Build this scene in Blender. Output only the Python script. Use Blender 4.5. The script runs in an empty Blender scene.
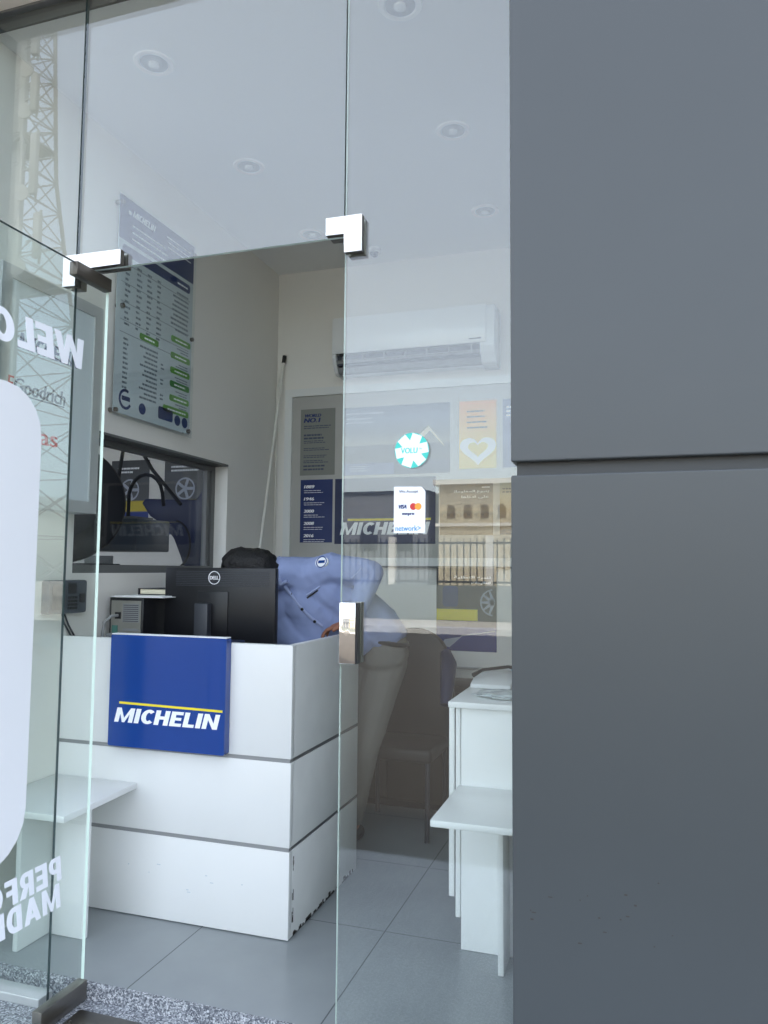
import bpy, bmesh, math, random
from mathutils import Vector, Matrix
random.seed(7)
SC = bpy.context.scene
COL = SC.collection
PI = math.pi

# ------------------------------------------------------------------ materials
def s2l(c):
    return tuple((v/255/12.92 if v/255 <= .04045 else ((v/255+.055)/1.055)**2.4) for v in c)

def mat(name, rgb, rough=.5, metal=0., spec=.5, noise=0., nscale=6., bump=0., bscale=80., coat=0.):
    m = bpy.data.materials.new(name); m.use_nodes = True
    nt = m.node_tree; b = nt.nodes['Principled BSDF']
    col = s2l(rgb) + (1,)
    b.inputs['Base Color'].default_value = col
    b.inputs['Roughness'].default_value = rough
    b.inputs['Metallic'].default_value = metal
    b.inputs['Specular IOR Level'].default_value = spec
    b.inputs['Coat Weight'].default_value = coat
    if noise or bump:
        tc = nt.nodes.new('ShaderNodeTexCoord')
    if noise:
        n = nt.nodes.new('ShaderNodeTexNoise'); n.inputs['Scale'].default_value = nscale
        n.inputs['Detail'].default_value = 6
        nt.links.new(tc.outputs['Object'], n.inputs['Vector'])
        mx = nt.nodes.new('ShaderNodeMix'); mx.data_type = 'RGBA'
        mx.inputs['A'].default_value = tuple(v*(1-noise) for v in col[:3]) + (1,)
        mx.inputs['B'].default_value = tuple(min(1, v*(1+noise)) for v in col[:3]) + (1,)
        nt.links.new(n.outputs['Fac'], mx.inputs['Factor'])
        nt.links.new(mx.outputs['Result'], b.inputs['Base Color'])
    if bump:
        n2 = nt.nodes.new('ShaderNodeTexNoise'); n2.inputs['Scale'].default_value = bscale
        nt.links.new(tc.outputs['Object'], n2.inputs['Vector'])
        bp = nt.nodes.new('ShaderNodeBump'); bp.inputs['Strength'].default_value = bump
        bp.inputs['Distance'].default_value = .01
        nt.links.new(n2.outputs['Fac'], bp.inputs['Height'])
        nt.links.new(bp.outputs['Normal'], b.inputs['Normal'])
    return m

def glass(name, tint, f0=.055):
    m = bpy.data.materials.new(name); m.use_nodes = True
    nt = m.node_tree; nt.nodes.clear()
    out = nt.nodes.new('ShaderNodeOutputMaterial'); mx = nt.nodes.new('ShaderNodeMixShader')
    tr = nt.nodes.new('ShaderNodeBsdfTransparent'); tr.inputs['Color'].default_value = tint + (1,)
    gl = nt.nodes.new('ShaderNodeBsdfGlossy'); gl.inputs['Roughness'].default_value = 0.0
    gl.inputs['Color'].default_value = (1, 1, 1, 1)
    lw = nt.nodes.new('ShaderNodeLayerWeight'); lw.inputs['Blend'].default_value = .5
    p = nt.nodes.new('ShaderNodeMath'); p.operation = 'POWER'; p.inputs[1].default_value = 5
    ma = nt.nodes.new('ShaderNodeMath'); ma.operation = 'MULTIPLY_ADD'
    ma.inputs[1].default_value = 1-f0; ma.inputs[2].default_value = f0
    nt.links.new(lw.outputs['Facing'], p.inputs[0]); nt.links.new(p.outputs[0], ma.inputs[0])
    nt.links.new(ma.outputs[0], mx.inputs['Fac'])
    nt.links.new(tr.outputs[0], mx.inputs[1]); nt.links.new(gl.outputs[0], mx.inputs[2])
    nt.links.new(mx.outputs[0], out.inputs['Surface'])
    return m

def ramp_mat(name, axis, stops, rough=.45, noise=0., nscale=10.):
    """a printed sheet: colours along the Generated axis"""
    m = bpy.data.materials.new(name); m.use_nodes = True
    nt = m.node_tree; b = nt.nodes['Principled BSDF']; b.inputs['Roughness'].default_value = rough
    tc = nt.nodes.new('ShaderNodeTexCoord'); sp = nt.nodes.new('ShaderNodeSeparateXYZ')
    nt.links.new(tc.outputs['Generated'], sp.inputs[0])
    r = nt.nodes.new('ShaderNodeValToRGB')
    els = r.color_ramp.elements
    while len(els) < len(stops): els.new(.5)
    for e, (p, c) in zip(els, stops):
        e.position = p; e.color = s2l(c) + (1,)
    src = sp.outputs[axis]
    if noise:
        n = nt.nodes.new('ShaderNodeTexNoise'); n.inputs['Scale'].default_value = nscale; n.inputs['Detail'].default_value = 5
        nt.links.new(tc.outputs['Object'], n.inputs['Vector'])
        a = nt.nodes.new('ShaderNodeMath'); a.operation = 'MULTIPLY_ADD'; a.inputs[1].default_value = noise
        nt.links.new(n.outputs['Fac'], a.inputs[0])
        a2 = nt.nodes.new('ShaderNodeMath'); a2.operation = 'SUBTRACT'; a2.inputs[1].default_value = noise*.5
        nt.links.new(src, a2.inputs[0]); nt.links.new(a2.outputs[0], a.inputs[2])
        src = a.outputs[0]
    nt.links.new(src, r.inputs[0]); nt.links.new(r.outputs[0], b.inputs['Base Color'])
    return m

M = {}
M['wall'] = mat('white_wall_paint', (232, 230, 224), .6, noise=.03, nscale=2)
M['ceil'] = mat('white_ceiling_paint', (234, 234, 232), .65)
M['white'] = mat('white_laminate', (226, 228, 226), .28, noise=.02, nscale=4)
M['worn'] = mat('worn_white_laminate', (222, 224, 222), .3, noise=.07, nscale=9)
M['bright'] = mat('bright_white_laminate', (246, 248, 247), .25, noise=.02, nscale=5)  # paler copy of the white laminate, extra daylight put into the colour
M['strip'] = mat('grey_joint_strip', (120, 122, 124), .35, metal=.6)
M['scuff'] = mat('chipped_edge_dark', (62, 58, 54), .8)
M['satin'] = mat('satin_white_metal', (246, 247, 247), .35)
M['steel'] = mat('brushed_steel', (140, 136, 130), .3, metal=1, noise=.1, nscale=30)
M['bronze'] = mat('dark_bronze_metal', (92, 87, 80), .35, metal=.7)
M['chrome'] = mat('polished_chrome', (235, 232, 226), .04, metal=1)
M['clad'] = mat('dark_grey_cladding', (67, 72, 74), .34, spec=.5, noise=.05, nscale=3)
M['cladrec'] = mat('grey_cladding_recess', (64, 67, 68), .5)
M['soffit'] = mat('beige_soffit', (240, 232, 218), .6)
M['black'] = mat('black_plastic', (22, 23, 27), .35)
M['blacksoft'] = mat('black_rubber', (20, 20, 22), .7)
M['charcoal'] = mat('charcoal_plastic', (52, 55, 62), .4)
M['slate'] = mat('slate_plastic', (70, 78, 88), .4)
M['grey'] = mat('grey_plastic', (140, 142, 142), .45)
M['silver'] = mat('silver_sheet_metal', (150, 150, 142), .4, metal=.5, noise=.1, nscale=20)
M['acw'] = mat('white_ac_plastic', (232, 234, 234), .18)
M['acd'] = mat('grey_vent_interior', (58, 62, 72), .5)
M['blue'] = mat('royal_blue_print', (20, 64, 140), .12, coat=.4)
M['navy'] = mat('navy_print', (24, 44, 100), .35)
M['navyd'] = mat('dark_navy_print', (22, 36, 78), .4)
M['bluegrey'] = mat('blue_grey_print', (98, 110, 146), .4)
M['yellow'] = mat('yellow_print', (238, 220, 48), .4)
M['print'] = mat('white_print', (244, 246, 248), .4)
M['ink'] = mat('grey_ink', (70, 78, 96), .5)
M['inkm'] = mat('mid_grey_ink', (124, 132, 142), .5)
M['inkl'] = mat('pale_ink', (168, 174, 186), .5)
M['green'] = mat('green_print', (98, 158, 62), .4)
M['greend'] = mat('deep_green_print', (50, 124, 44), .4)
M['paper'] = mat('white_paper', (238, 240, 238), .6)
M['panelp'] = mat('pale_grey_sheet', (204, 212, 216), .2)
M['greyp'] = mat('grey_poster_print', (128, 130, 124), .5)
M['cream'] = mat('cream_paper', (232, 226, 200), .6)
M['teal'] = mat('teal_vinyl', (58, 196, 182), .4)
M['vinyl'] = mat('white_vinyl', (234, 238, 244), .5)
M['vinylf'] = mat('frosted_white_vinyl', (226, 229, 232), .55)
M['vinyll'] = mat('pale_grey_vinyl_line', (198, 202, 206), .55)
M['red'] = mat('red_print', (196, 40, 44), .4)
M['orange'] = mat('orange_print', (244, 158, 54), .4)
M['sky'] = mat('sky_blue_print', (70, 140, 190), .4)
M['shirt'] = mat('light_blue_cotton', (146, 160, 200), .85, noise=.06, nscale=25, bump=.25, bscale=14)
M['shirtd'] = mat('blue_cotton_trim', (160, 172, 206), .85)
M['khaki'] = mat('grey_khaki_cotton', (120, 118, 112), .9, noise=.06, nscale=20)
M['skin'] = mat('brown_skin', (150, 98, 72), .5)
M['hair'] = mat('black_hair', (14, 13, 14), .55, bump=.6, bscale=120)
M['leather'] = mat('dark_brown_leather', (40, 37, 35), .5, noise=.12, nscale=8)
M['wood'] = mat('dark_walnut_wood', (62, 56, 50), .5, noise=.25, nscale=4)
M['tyre'] = mat('black_tyre_rubber', (24, 24, 26), .75)
M['frame'] = mat('grey_window_frame', (104, 106, 106), .45)
M['alu'] = mat('pale_aluminium', (196, 198, 198), .4, metal=.4)
M['pole'] = mat('white_painted_pole', (222, 220, 212), .4)
M['marble'] = mat('grey_veined_board', (176, 175, 170), .3, noise=.12, nscale=5)
M['bag'] = mat('cloudy_plastic_film', (216, 224, 226), .15, noise=.08, nscale=12)
M['asphalt'] = mat('warm_asphalt', (86, 81, 75), .95, spec=.15, noise=.12, nscale=.7)
M['pave'] = mat('pale_paving', (206, 198, 184), .9, noise=.06, nscale=2)
M['kerb'] = mat('pale_kerb_stone', (226, 220, 208), .9)
M['stone'] = mat('cream_stone', (196, 184, 158), .9, noise=.08, nscale=1)
M['stoned'] = mat('shadow_brown_opening', (120, 106, 90), .9)  # plain brown for printed arches and arched windows
M['tower'] = mat('galvanised_tower_steel', (184, 184, 176), .7)
M['dark'] = mat('workshop_dark', (44, 46, 50), .7)
M['glass'] = glass('clear_glass', (.955, .98, .968), .074)
M['glassside'] = glass('clear_sidelight_glass', (.955, .98, .968), .06)
M['glassdoor'] = glass('clear_door_glass', (.955, .98, .968), .035)
M['glasswin'] = glass('smoked_window_glass', (.80, .82, .84), .02)
M['acrylic'] = glass('clear_acrylic', (.96, .98, .98), .03)
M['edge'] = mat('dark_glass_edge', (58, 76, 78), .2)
M['edgel'] = mat('bright_glass_edge', (214, 232, 222), .25)  # pale copy of the glass edge, light it catches painted in

def granite():
    m = mat('speckled_granite', (150, 150, 150), .35)
    nt = m.node_tree; b = nt.nodes['Principled BSDF']
    tc = nt.nodes.new('ShaderNodeTexCoord'); v = nt.nodes.new('ShaderNodeTexVoronoi'); v.inputs['Scale'].default_value = 210
    r = nt.nodes.new('ShaderNodeValToRGB'); r.color_ramp.interpolation = 'CONSTANT'
    e = r.color_ramp.elements
    e[0].position = 0; e[0].color = s2l((84, 88, 96)) + (1,)
    e[1].position = .32; e[1].color = s2l((122, 126, 132)) + (1,)
    x = e.new(.58); x.color = s2l((160, 164, 168)) + (1,)
    x = e.new(.85); x.color = s2l((196, 199, 202)) + (1,)
    sp = nt.nodes.new('ShaderNodeSeparateColor')
    nt.links.new(tc.outputs['Object'], v.inputs['Vector']); nt.links.new(v.outputs['Color'], sp.inputs[0])
    nt.links.new(sp.outputs[0], r.inputs[0]); nt.links.new(r.outputs[0], b.inputs['Base Color'])
    return m
M['granite'] = granite()

def tiles():
    m = mat('grey_floor_tile', (166, 172, 174), .3)
    nt = m.node_tree; b = nt.nodes['Principled BSDF']
    geo = nt.nodes.new('ShaderNodeNewGeometry'); sp = nt.nodes.new('ShaderNodeSeparateXYZ')
    nt.links.new(geo.outputs['Position'], sp.inputs[0])
    def line(sock, off, step):
        a = nt.nodes.new('ShaderNodeMath'); a.operation = 'SUBTRACT'; a.inputs[1].default_value = off - step*100
        nt.links.new(sock, a.inputs[0])
        d = nt.nodes.new('ShaderNodeMath'); d.operation = 'DIVIDE'; d.inputs[1].default_value = step
        nt.links.new(a.outputs[0], d.inputs[0])
        f = nt.nodes.new('ShaderNodeMath'); f.operation = 'FRACT'; nt.links.new(d.outputs[0], f.inputs[0])
        g = nt.nodes.new('ShaderNodeMath'); g.operation = 'LESS_THAN'; g.inputs[1].default_value = .007
        nt.links.new(f.outputs[0], g.inputs[0]); return g.outputs[0]
    mxm = nt.nodes.new('ShaderNodeMath'); mxm.operation = 'MAXIMUM'
    nt.links.new(line(sp.outputs[0], -.9394, .688), mxm.inputs[0]); nt.links.new(line(sp.outputs[1], 2.9374, .672), mxm.inputs[1])
    n = nt.nodes.new('ShaderNodeTexNoise'); n.inputs['Scale'].default_value = 2.5; n.inputs['Detail'].default_value = 8
    nt.links.new(geo.outputs['Position'], n.inputs['Vector'])
    r = nt.nodes.new('ShaderNodeValToRGB'); e = r.color_ramp.elements
    e[0].position = .3; e[0].color = s2l((132, 138, 140)) + (1,)
    e[1].position = .7; e[1].color = s2l((146, 152, 153)) + (1,)
    nt.links.new(n.outputs['Fac'], r.inputs[0])
    mx = nt.nodes.new('ShaderNodeMix'); mx.data_type = 'RGBA'
    nt.links.new(mxm.outputs[0], mx.inputs['Factor']); nt.links.new(r.outputs[0], mx.inputs['A'])
    mx.inputs['B'].default_value = s2l((78, 84, 86)) + (1,)
    nt.links.new(mx.outputs['Result'], b.inputs['Base Color'])
    return m
M['tile'] = tiles()

# ------------------------------------------------------------------ geometry helpers
class Fr:
    """a frame on a surface: origin, u, v; n = u x v"""
    def __init__(s, o, u, v):
        s.o = Vector(o); s.u = Vector(u).normalized(); s.v = Vector(v).normalized(); s.n = s.u.cross(s.v)
    def p(s, a, b, c=0.): return s.o + s.u*a + s.v*b + s.n*c

def front(x, y, z): return Fr((x, y, z), (1, 0, 0), (0, 0, 1))      # faces -y
def leftw(x, y, z): return Fr((x, y, z), (0, 1, 0), (0, 0, 1))      # faces +x

_font = {}
def text_mesh(s, off=0.):
    key = s; s = s if not off else s + '\0%.3f' % off
    if s not in _font:
        c = bpy.data.curves.new('t', 'FONT'); c.body = key; c.resolution_u = 3; c.offset = off
        c.extrude = .05
        o = bpy.data.objects.new('t', c); COL.objects.link(o)
        bpy.context.view_layer.update()
        dg = bpy.context.evaluated_depsgraph_get()
        me = bpy.data.meshes.new_from_object(o.evaluated_get(dg))
        vs = [v.co.copy() for v in me.vertices]; fs = [tuple(p.vertices) for p in me.polygons]
        bpy.data.objects.remove(o); bpy.data.curves.remove(c); bpy.data.meshes.remove(me)
        _font[s] = (vs, fs)
    return _font[s]

def _arc(cx, cy, rx, ry, sx_, sy_, a0, a1, k=14):
    out = []
    for i in range(k):
        p = []
        for a, q in ((a0+(a1-a0)*i/k, 1), (a0+(a1-a0)*(i+1)/k, 1), (a0+(a1-a0)*(i+1)/k, 0), (a0+(a1-a0)*i/k, 0)):
            a = math.radians(a); X, Y = (rx, ry) if q else (rx-sx_, ry-sy_); p.append((cx+X*math.cos(a), cy+Y*math.sin(a)))
        out.append(p)
    return out
def _r(a, b, c, d): return [(a, b), (c, b), (c, d), (a, d)]
_S, _T = .27, .21
GLY = {
 'I': (_S, [_r(0, 0, _S, 1)]),
 'L': (.62, [_r(0, 0, _S, 1), _r(_S, 0, .62, _T)]),
 'E': (.66, [_r(0, 0, _S, 1), _r(_S, 0, .66, _T), _r(_S, .41, .60, .60), _r(_S, 1-_T, .66, 1)]),
 'F': (.64, [_r(0, 0, _S, 1), _r(_S, .40, .58, .60), _r(_S, 1-_T, .64, 1)]),
 'H': (.80, [_r(0, 0, _S, 1), _r(.53, 0, .80, 1), _r(_S, .39, .53, .61)]),
 'N': (.84, [_r(0, 0, .25, 1), _r(.59, 0, .84, 1), [(.25, 1), (.25, .62), (.59, 0), (.59, .38)]]),
 'M': (1.06, [_r(0, 0, .25, 1), _r(.81, 0, 1.06, 1), [(.25, 1), (.25, .60), (.46, 0), (.53, 0), (.53, .30)], [(.81, 1), (.53, .30), (.53, 0), (.60, 0), (.81, .60)]]),
 'W': (1.24, [[(0, 1), (.26, 1), (.44, 0), (.20, 0)], [(.20+.12, .36), (.44, 0), (.62, .62), (.62, 1), (.52, 1)], [(.62, 1), (.62, .62), (.80, 0), (.92, .36), (.72, 1)], [(.80, 0), (1.04, 0), (1.24, 1), (.98, 1)]]),
 'C': (.70, _arc(.41, .5, .41, .5, _S, _T, 46, 314, 20)),
 'O': (.86, _arc(.43, .5, .43, .5, _S, _T, 0, 360, 28)),
 'D': (.80, [_r(0, 0, _S, 1), _r(_S, 0, .40, _T), _r(_S, 1-_T, .40, 1)] + _arc(.40, .5, .40, .5, _S, _T, -90, 90)),
 'P': (.70, [_r(0, 0, _S, 1), _r(_S, .34, .40, .52), _r(_S, .82, .40, 1)] + _arc(.40, .67, .31, .33, .25, .18, -90, 90)),
 'R': (.76, [_r(0, 0, _S, 1), _r(_S, .38, .42, .55), _r(_S, .82, .42, 1), [(.30, .38), (.48, 0), (.78, 0), (.58, .40)]] + _arc(.42, .69, .31, .31, .25, .17, -90, 90)),
 'A': (.92, [[(0, 0), (.27, 0), (.54, .8), (.46, 1), (.34, 1)], [(.65, 0), (.92, 0), (.58, 1), (.46, 1), (.40, .74)], _r(.27, .18, .65, .36)]),
 'T': (.72, [_r(0, 1-_T, .72, 1), _r(.225, 0, .495, 1-_T)]),
 'S': (.70, _arc(.35, .705, .34, .295, .24, .19, 40, 270) + _arc(.35, .295, .34, .295, .24, .19, -140, 90)),
 ' ': (.30, []),
}
class B:
    def __init__(s): s.v = []; s.f = []; s.mi = []
    def add(s, vs, fs, mi=0):
        k = len(s.v); s.v += [Vector(a) for a in vs]
        s.f += [tuple(i+k for i in f) for f in fs]; s.mi += [mi]*len(fs)
        return s
    def bm(s, bm, mi=0):
        bm.verts.index_update()
        s.add([v.co.copy() for v in bm.verts], [tuple(v.index for v in f.verts) for f in bm.faces], mi); bm.free(); return s
    def box(s, x0, x1, y0, y1, z0, z1, bev=0., mi=0, seg=2):
        bm = bmesh.new(); bmesh.ops.create_cube(bm, size=1)
        for v in bm.verts:
            v.co = Vector(((x0+x1)/2 + v.co.x*(x1-x0), (y0+y1)/2 + v.co.y*(y1-y0), (z0+z1)/2 + v.co.z*(z1-z0)))
        if bev: bmesh.ops.bevel(bm, geom=bm.edges[:], offset=bev, segments=seg, profile=.5, affect='EDGES')
        return s.bm(bm, mi)
    def prism(s, pts, fr, n0, n1, mi=0, bev=0.):
        n = len(pts)
        bm = bmesh.new()
        a = [bm.verts.new(fr.p(p[0], p[1], n0)) for p in pts]; b = [bm.verts.new(fr.p(p[0], p[1], n1)) for p in pts]
        bm.faces.new(a[::-1]); bm.faces.new(b)
        for i in range(n): bm.faces.new((a[i], a[(i+1) % n], b[(i+1) % n], b[i]))
        bmesh.ops.recalc_face_normals(bm, faces=bm.faces[:])
        if bev: bmesh.ops.bevel(bm, geom=bm.edges[:], offset=bev, segments=2, profile=.5, affect='EDGES')
        return s.bm(bm, mi)
    def rect(s, fr, u0, v0, u1, v1, n0, n1, mi=0, r=0.):
        if r:
            pts = []
            for cx, cy, a0 in ((u1-r, v1-r, 0), (u0+r, v1-r, 90), (u0+r, v0+r, 180), (u1-r, v0+r, 270)):
                for k in range(6):
                    a = math.radians(a0+18*k); pts.append((cx+r*math.cos(a), cy+r*math.sin(a)))
            return s.prism(pts, fr, n0, n1, mi)
        return s.prism([(u0, v0), (u1, v0), (u1, v1), (u0, v1)], fr, n0, n1, mi)
    def disc(s, fr, u, v, r, n0, n1, mi=0, k=32, ry=None):
        ry = ry or r
        return s.prism([(u+r*math.cos(2*PI*i/k), v+ry*math.sin(2*PI*i/k)) for i in range(k)], fr, n0, n1, mi)
    def ring(s, fr, u, v, r0, r1, n0, n1, mi=0, k=32, a0=0, a1=360):
        full = abs(a1-a0) >= 360
        m = k if full else k+1
        A = [math.radians(a0+(a1-a0)*i/k) for i in range(m)]
        vs = []
        for a in A:
            for r, n in ((r0, n0), (r1, n0), (r1, n1), (r0, n1)): vs.append(fr.p(u+r*math.cos(a), v+r*math.sin(a), n))
        fs = []
        for i in range(k):
            j = (i+1) % m
            for q in range(4): fs.append((4*i+q, 4*i+(q+1) % 4, 4*j+(q+1) % 4, 4*j+q))
        if not full: fs += [(0, 1, 2, 3), (4*k, 4*k+3, 4*k+2, 4*k+1)]
        return s.add(vs, fs, mi)
    def text(s, t, fr, u, v, w, h, shear=0., n0=0., n1=.0006, mi=0, bold=0., off=None):
        vs, fs = text_mesh(t, 0. if off is None else off)
        xs = [a.x for a in vs]; ys = [a.y for a in vs]
        x0, x1, y0, y1 = min(xs), max(xs), min(ys), max(ys)
        sh = shear*h
        offs = [(0, 0)] if not bold else [(bold*(dx), 0) for dx in (-1, -.33, .33, 1)]
        for k, (dx, dy) in enumerate(offs):
            out = []
            for a in vs:
                b = (a.y-y0)/(y1-y0)
                uu = u + (a.x-x0)/(x1-x0)*(w-sh) + b*sh + dx
                out.append(fr.p(uu, v+b*h+dy, n1 + k*4e-5 if a.z > 0 else n0 - k*4e-5))
            s.add(out, fs, mi)
        return s
    def block(s, t, fr, u, v, w, h, shear=0., n0=0., n1=.0006, gap=.09):
        """heavy block capitals fitted to a width and height"""
        W_ = sum(GLY[c][0]+gap for c in t)-gap; sh = shear*h; k = (w-sh)/W_; x = 0.
        i = 0
        for c in t:
            for poly in GLY[c][1]:
                e = (i % 5)*3e-5; i += 1
                s.prism([(u+(x+a)*k+b*sh, v+b*h) for a, b in poly], fr, n0-e, n1+e)
            x += GLY[c][0]+gap
        return s
    def border(s, fr, u0, v0, u1, v1, w, n0, n1, mi=0):
        """mitred picture-frame border"""
        o = [(u0, v0), (u1, v0), (u1, v1), (u0, v1)]; q = [(u0+w, v0+w), (u1-w, v0+w), (u1-w, v1-w), (u0+w, v1-w)]
        for i in range(4):
            j = (i+1) % 4; s.prism([o[i], o[j], q[j], q[i]], fr, n0, n1, mi)
        return s
    def tube(s, path, r, seg=8, mi=0, closed=False):
        pts = [Vector(p) for p in path]; n = len(pts); rr = r if isinstance(r, (list, tuple)) else [r]*n
        vs = []; fs = []; up = None
        for i, p in enumerate(pts):
            t = (pts[(i+1) % n]-pts[i-1]) if closed else (pts[min(i+1, n-1)]-pts[max(i-1, 0)])
            t.normalize()
            if up is None: up = Vector((0, 0, 1)) if abs(t.z) < .9 else Vector((1, 0, 0))
            a = t.cross(up).normalized(); b = a.cross(t).normalized(); up = b
            for k in range(seg):
                q = 2*PI*k/seg; vs.append(p + (a*math.cos(q)+b*math.sin(q))*rr[i])
        for i in range(n if closed else n-1):
            j = (i+1) % n
            for k in range(seg): fs.append((i*seg+k, i*seg+(k+1) % seg, j*seg+(k+1) % seg, j*seg+k))
        if not closed: fs += [tuple(range(seg))[::-1], tuple((n-1)*seg+k for k in range(seg))]
        return s.add(vs, fs, mi)
    def lathe(s, prof, o, axis=(0, 0, 1), seg=32, mi=0):
        ax = Vector(axis).normalized(); a = ax.orthogonal().normalized(); b = ax.cross(a)
        vs = []; fs = []; o = Vector(o); n = len(prof)
        for r, h in prof:
            for k in range(seg):
                q = 2*PI*k/seg; vs.append(o+ax*h+(a*math.cos(q)+b*math.sin(q))*max(r, 1e-5))
        for i in range(n-1):
            for k in range(seg): fs.append((i*seg+k, i*seg+(k+1) % seg, (i+1)*seg+(k+1) % seg, (i+1)*seg+k))
        fs += [tuple(range(seg))[::-1], tuple((n-1)*seg+k for k in range(seg))]
        return s.add(vs, fs, mi)
    def build(s, name, mats, parent=None, smooth=True, label=None):
        mats = mats if isinstance(mats, (list, tuple)) else [mats]
        if parent is not None: org = parent_org(parent)
        else:
            xs = [v.x for v in s.v]; ys = [v.y for v in s.v]; zs = [v.z for v in s.v]
            org = Vector(((min(xs)+max(xs))/2, (min(ys)+max(ys))/2, min(zs)))
        me = bpy.data.meshes.new(name); me.from_pydata([v-org for v in s.v], [], s.f)
        for m in mats: me.materials.append(M[m] if isinstance(m, str) else m)
        me.polygons.foreach_set('material_index', s.mi)
        b = bmesh.new(); b.from_mesh(me); bmesh.ops.recalc_face_normals(b, faces=b.faces[:]); b.to_mesh(me); b.free()
        if smooth:
            me.polygons.foreach_set('use_smooth', [True]*len(me.polygons)); me.set_sharp_from_angle(angle=math.radians(35))
        me.update()
        o = bpy.data.objects.new(name, me); COL.objects.link(o)
        if parent is not None: o.parent = parent; ORG[o.name] = org
        else: o.location = org; ORG[o.name] = org
        if label: o['label'] = label
        return o
ORG = {}
def parent_org(p): return ORG[p.name]

def tag(o, label, cat, group=None, kind=None):
    o['label'] = label; o['category'] = cat
    if group: o['group'] = group
    if kind: o['kind'] = kind
    return o
def thing(name, label, cat, loc, group=None, kind=None):
    o = bpy.data.objects.new(name, None); COL.objects.link(o); o.location = loc; ORG[o.name] = Vector(loc)
    o.empty_display_size = .1
    return tag(o, label, cat, group, kind)
def struct(o, label, cat):
    return tag(o, label, cat, None, 'structure')
def copy_tree(o, parent=None):
    c = o.copy(); COL.objects.link(c)
    if parent is not None: c.parent = parent
    for ch in list(o.children): copy_tree(ch, c)
    return c

# ------------------------------------------------------------------ key dimensions (metres; interior floor z = 0)
YF = 2.20; XL = -2.345; YB = 4.775; ZC = 3.466; XR = .95
J1 = -1.884; J2 = -.855; ZT = 2.452; ZTOP = 3.52; XP = -.309; YP = 2.05
GR = -.055; ROAD = -.22

# ------------------------------------------------------------------ room shell
struct(B().box(XL-.13, XR+.1, 2.2745, YB+.1, -.12, 0).build('floor', 'tile', smooth=False), 'grey floor tiles with thin dark joints inside the shop', 'floor')
struct(B().box(XL-.13, XR+.1, 2.225, YB+.1, ZC, ZC+.05).build('ceiling', 'ceil', smooth=False), 'flat white ceiling with round downlights', 'ceiling')
struct(B().box(XL-.13, XR+.1, YB, YB+.12, 0, ZC).build('wall_back', 'wall', smooth=False), 'white back wall behind the air conditioner', 'wall')
struct(B().box(XR, XR+.1, 2.35, YB, 0, ZC).build('wall_right', 'wall', smooth=False), 'white right wall of the shop hidden behind the pillar', 'wall')
WY0, WY1, WZ0, WZ1 = 2.788, 4.12, 1.372, 2.030
wl = B()
wl.box(XL-.12, XL, 2.19, YB, 0, WZ0); wl.box(XL-.12, XL, 2.19, YB, WZ1, ZC)
wl.box(XL-.12, XL, 2.19, WY0, WZ0, WZ1); wl.box(XL-.12, XL, WY1, YB, WZ0, WZ1)
struct(wl.build('wall_left', 'wall', smooth=False), 'white left wall with the workshop window cut into it', 'wall')
# workshop window
w4 = thing('window_4', 'dark tinted workshop window in the left wall above the counter', 'window', (XL-.12, (WY0+WY1)/2, WZ0), kind='structure')
fx0, fx1 = XL-.125, XL-.085
b = B(); b.border(leftw(fx0, 0, 0), WY0, WZ0, WY1, WZ1, .04, 0, fx1-fx0); b.box(fx0+.004, fx1-.004, WY1-.085, WY1-.06, WZ0+.04, WZ1-.04)
b.build('window_frame', 'frame', w4, smooth=False)
B().box(XL-.112, XL-.106, WY0+.03, WY1-.03, WZ0+.03, WZ1-.03).build('window_pane', 'glasswin', w4, smooth=False)
B().box(XL-.09, XL+.004, WY0+.0, WY1, WZ1-.012, WZ1-.0005).build('window_head_trim', 'frame', w4, smooth=False)

# ------------------------------------------------------------------ facade
struct(B().box(XL-.13, XR+.1, 2.262, 2.2745, -.12, -.0005).build('trim_4', 'granite', smooth=False), 'speckled granite nosing along the edge of the tiled floor', 'trim')
struct(B().box(XL-.3, XR+.9, .55, 2.2745, -.16, GR).build('step_floor', 'granite', smooth=False), 'speckled granite threshold slab at the shop door', 'floor')
pil = thing('pillar_1', 'dark grey clad pillar filling the right of the picture', 'pillar', (.6, 2.2, ROAD), kind='structure')
B().box(XP, 1.55, YP, 2.335, 1.692, 4.38, .004).build('upper_cladding_panel', 'clad', pil, smooth=False)
B().box(XP, 1.55, YP, 2.335, ROAD, 1.655, .004).build('lower_cladding_panel', 'clad', pil, smooth=False)
B().box(XP+.012, 1.54, YP+.03, 2.33, 1.64, 1.70).build('recessed_joint', 'cladrec', pil, smooth=False)  # groove shadow put into a slightly darker grey
b = B()
for k in range(16):
    x = random.uniform(-.28, .15); z = .55 + random.gauss(0, .045) - .1*(x+.28)
    w = random.uniform(.002, .012); b.box(x, x+w, YP-.0006, YP+.001, z, z+random.uniform(.0015, .004))
b.build('paint_chips', 'scuff', pil, smooth=False, label='small dark chips scattered low on the pillar')
struct(B().box(.3, XR+.1, 2.336, 2.35, 0, ZC).build('wall_front', 'wall', smooth=False), 'white inner face of the front wall behind the pillar', 'wall')
struct(B().box(XL-.30, XL-.001, YP+.004, 2.19, ROAD, 3.53).build('pillar_2', 'clad', smooth=False), 'grey clad jamb at the left end of the shop glass', 'pillar')
struct(B().box(-5.6, XP-.001, YP, 2.19, 3.532, 4.38, .004).build('beam_1', 'clad', smooth=False), 'grey clad fascia beam over the shop front', 'beam')
struct(B().box(XL-.0, XP-.001, YP+.004, 2.19, 3.521, 3.5315).build('trim_1', 'soffit', smooth=False), 'beige soffit strip above the shop glass', 'trim')
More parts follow.
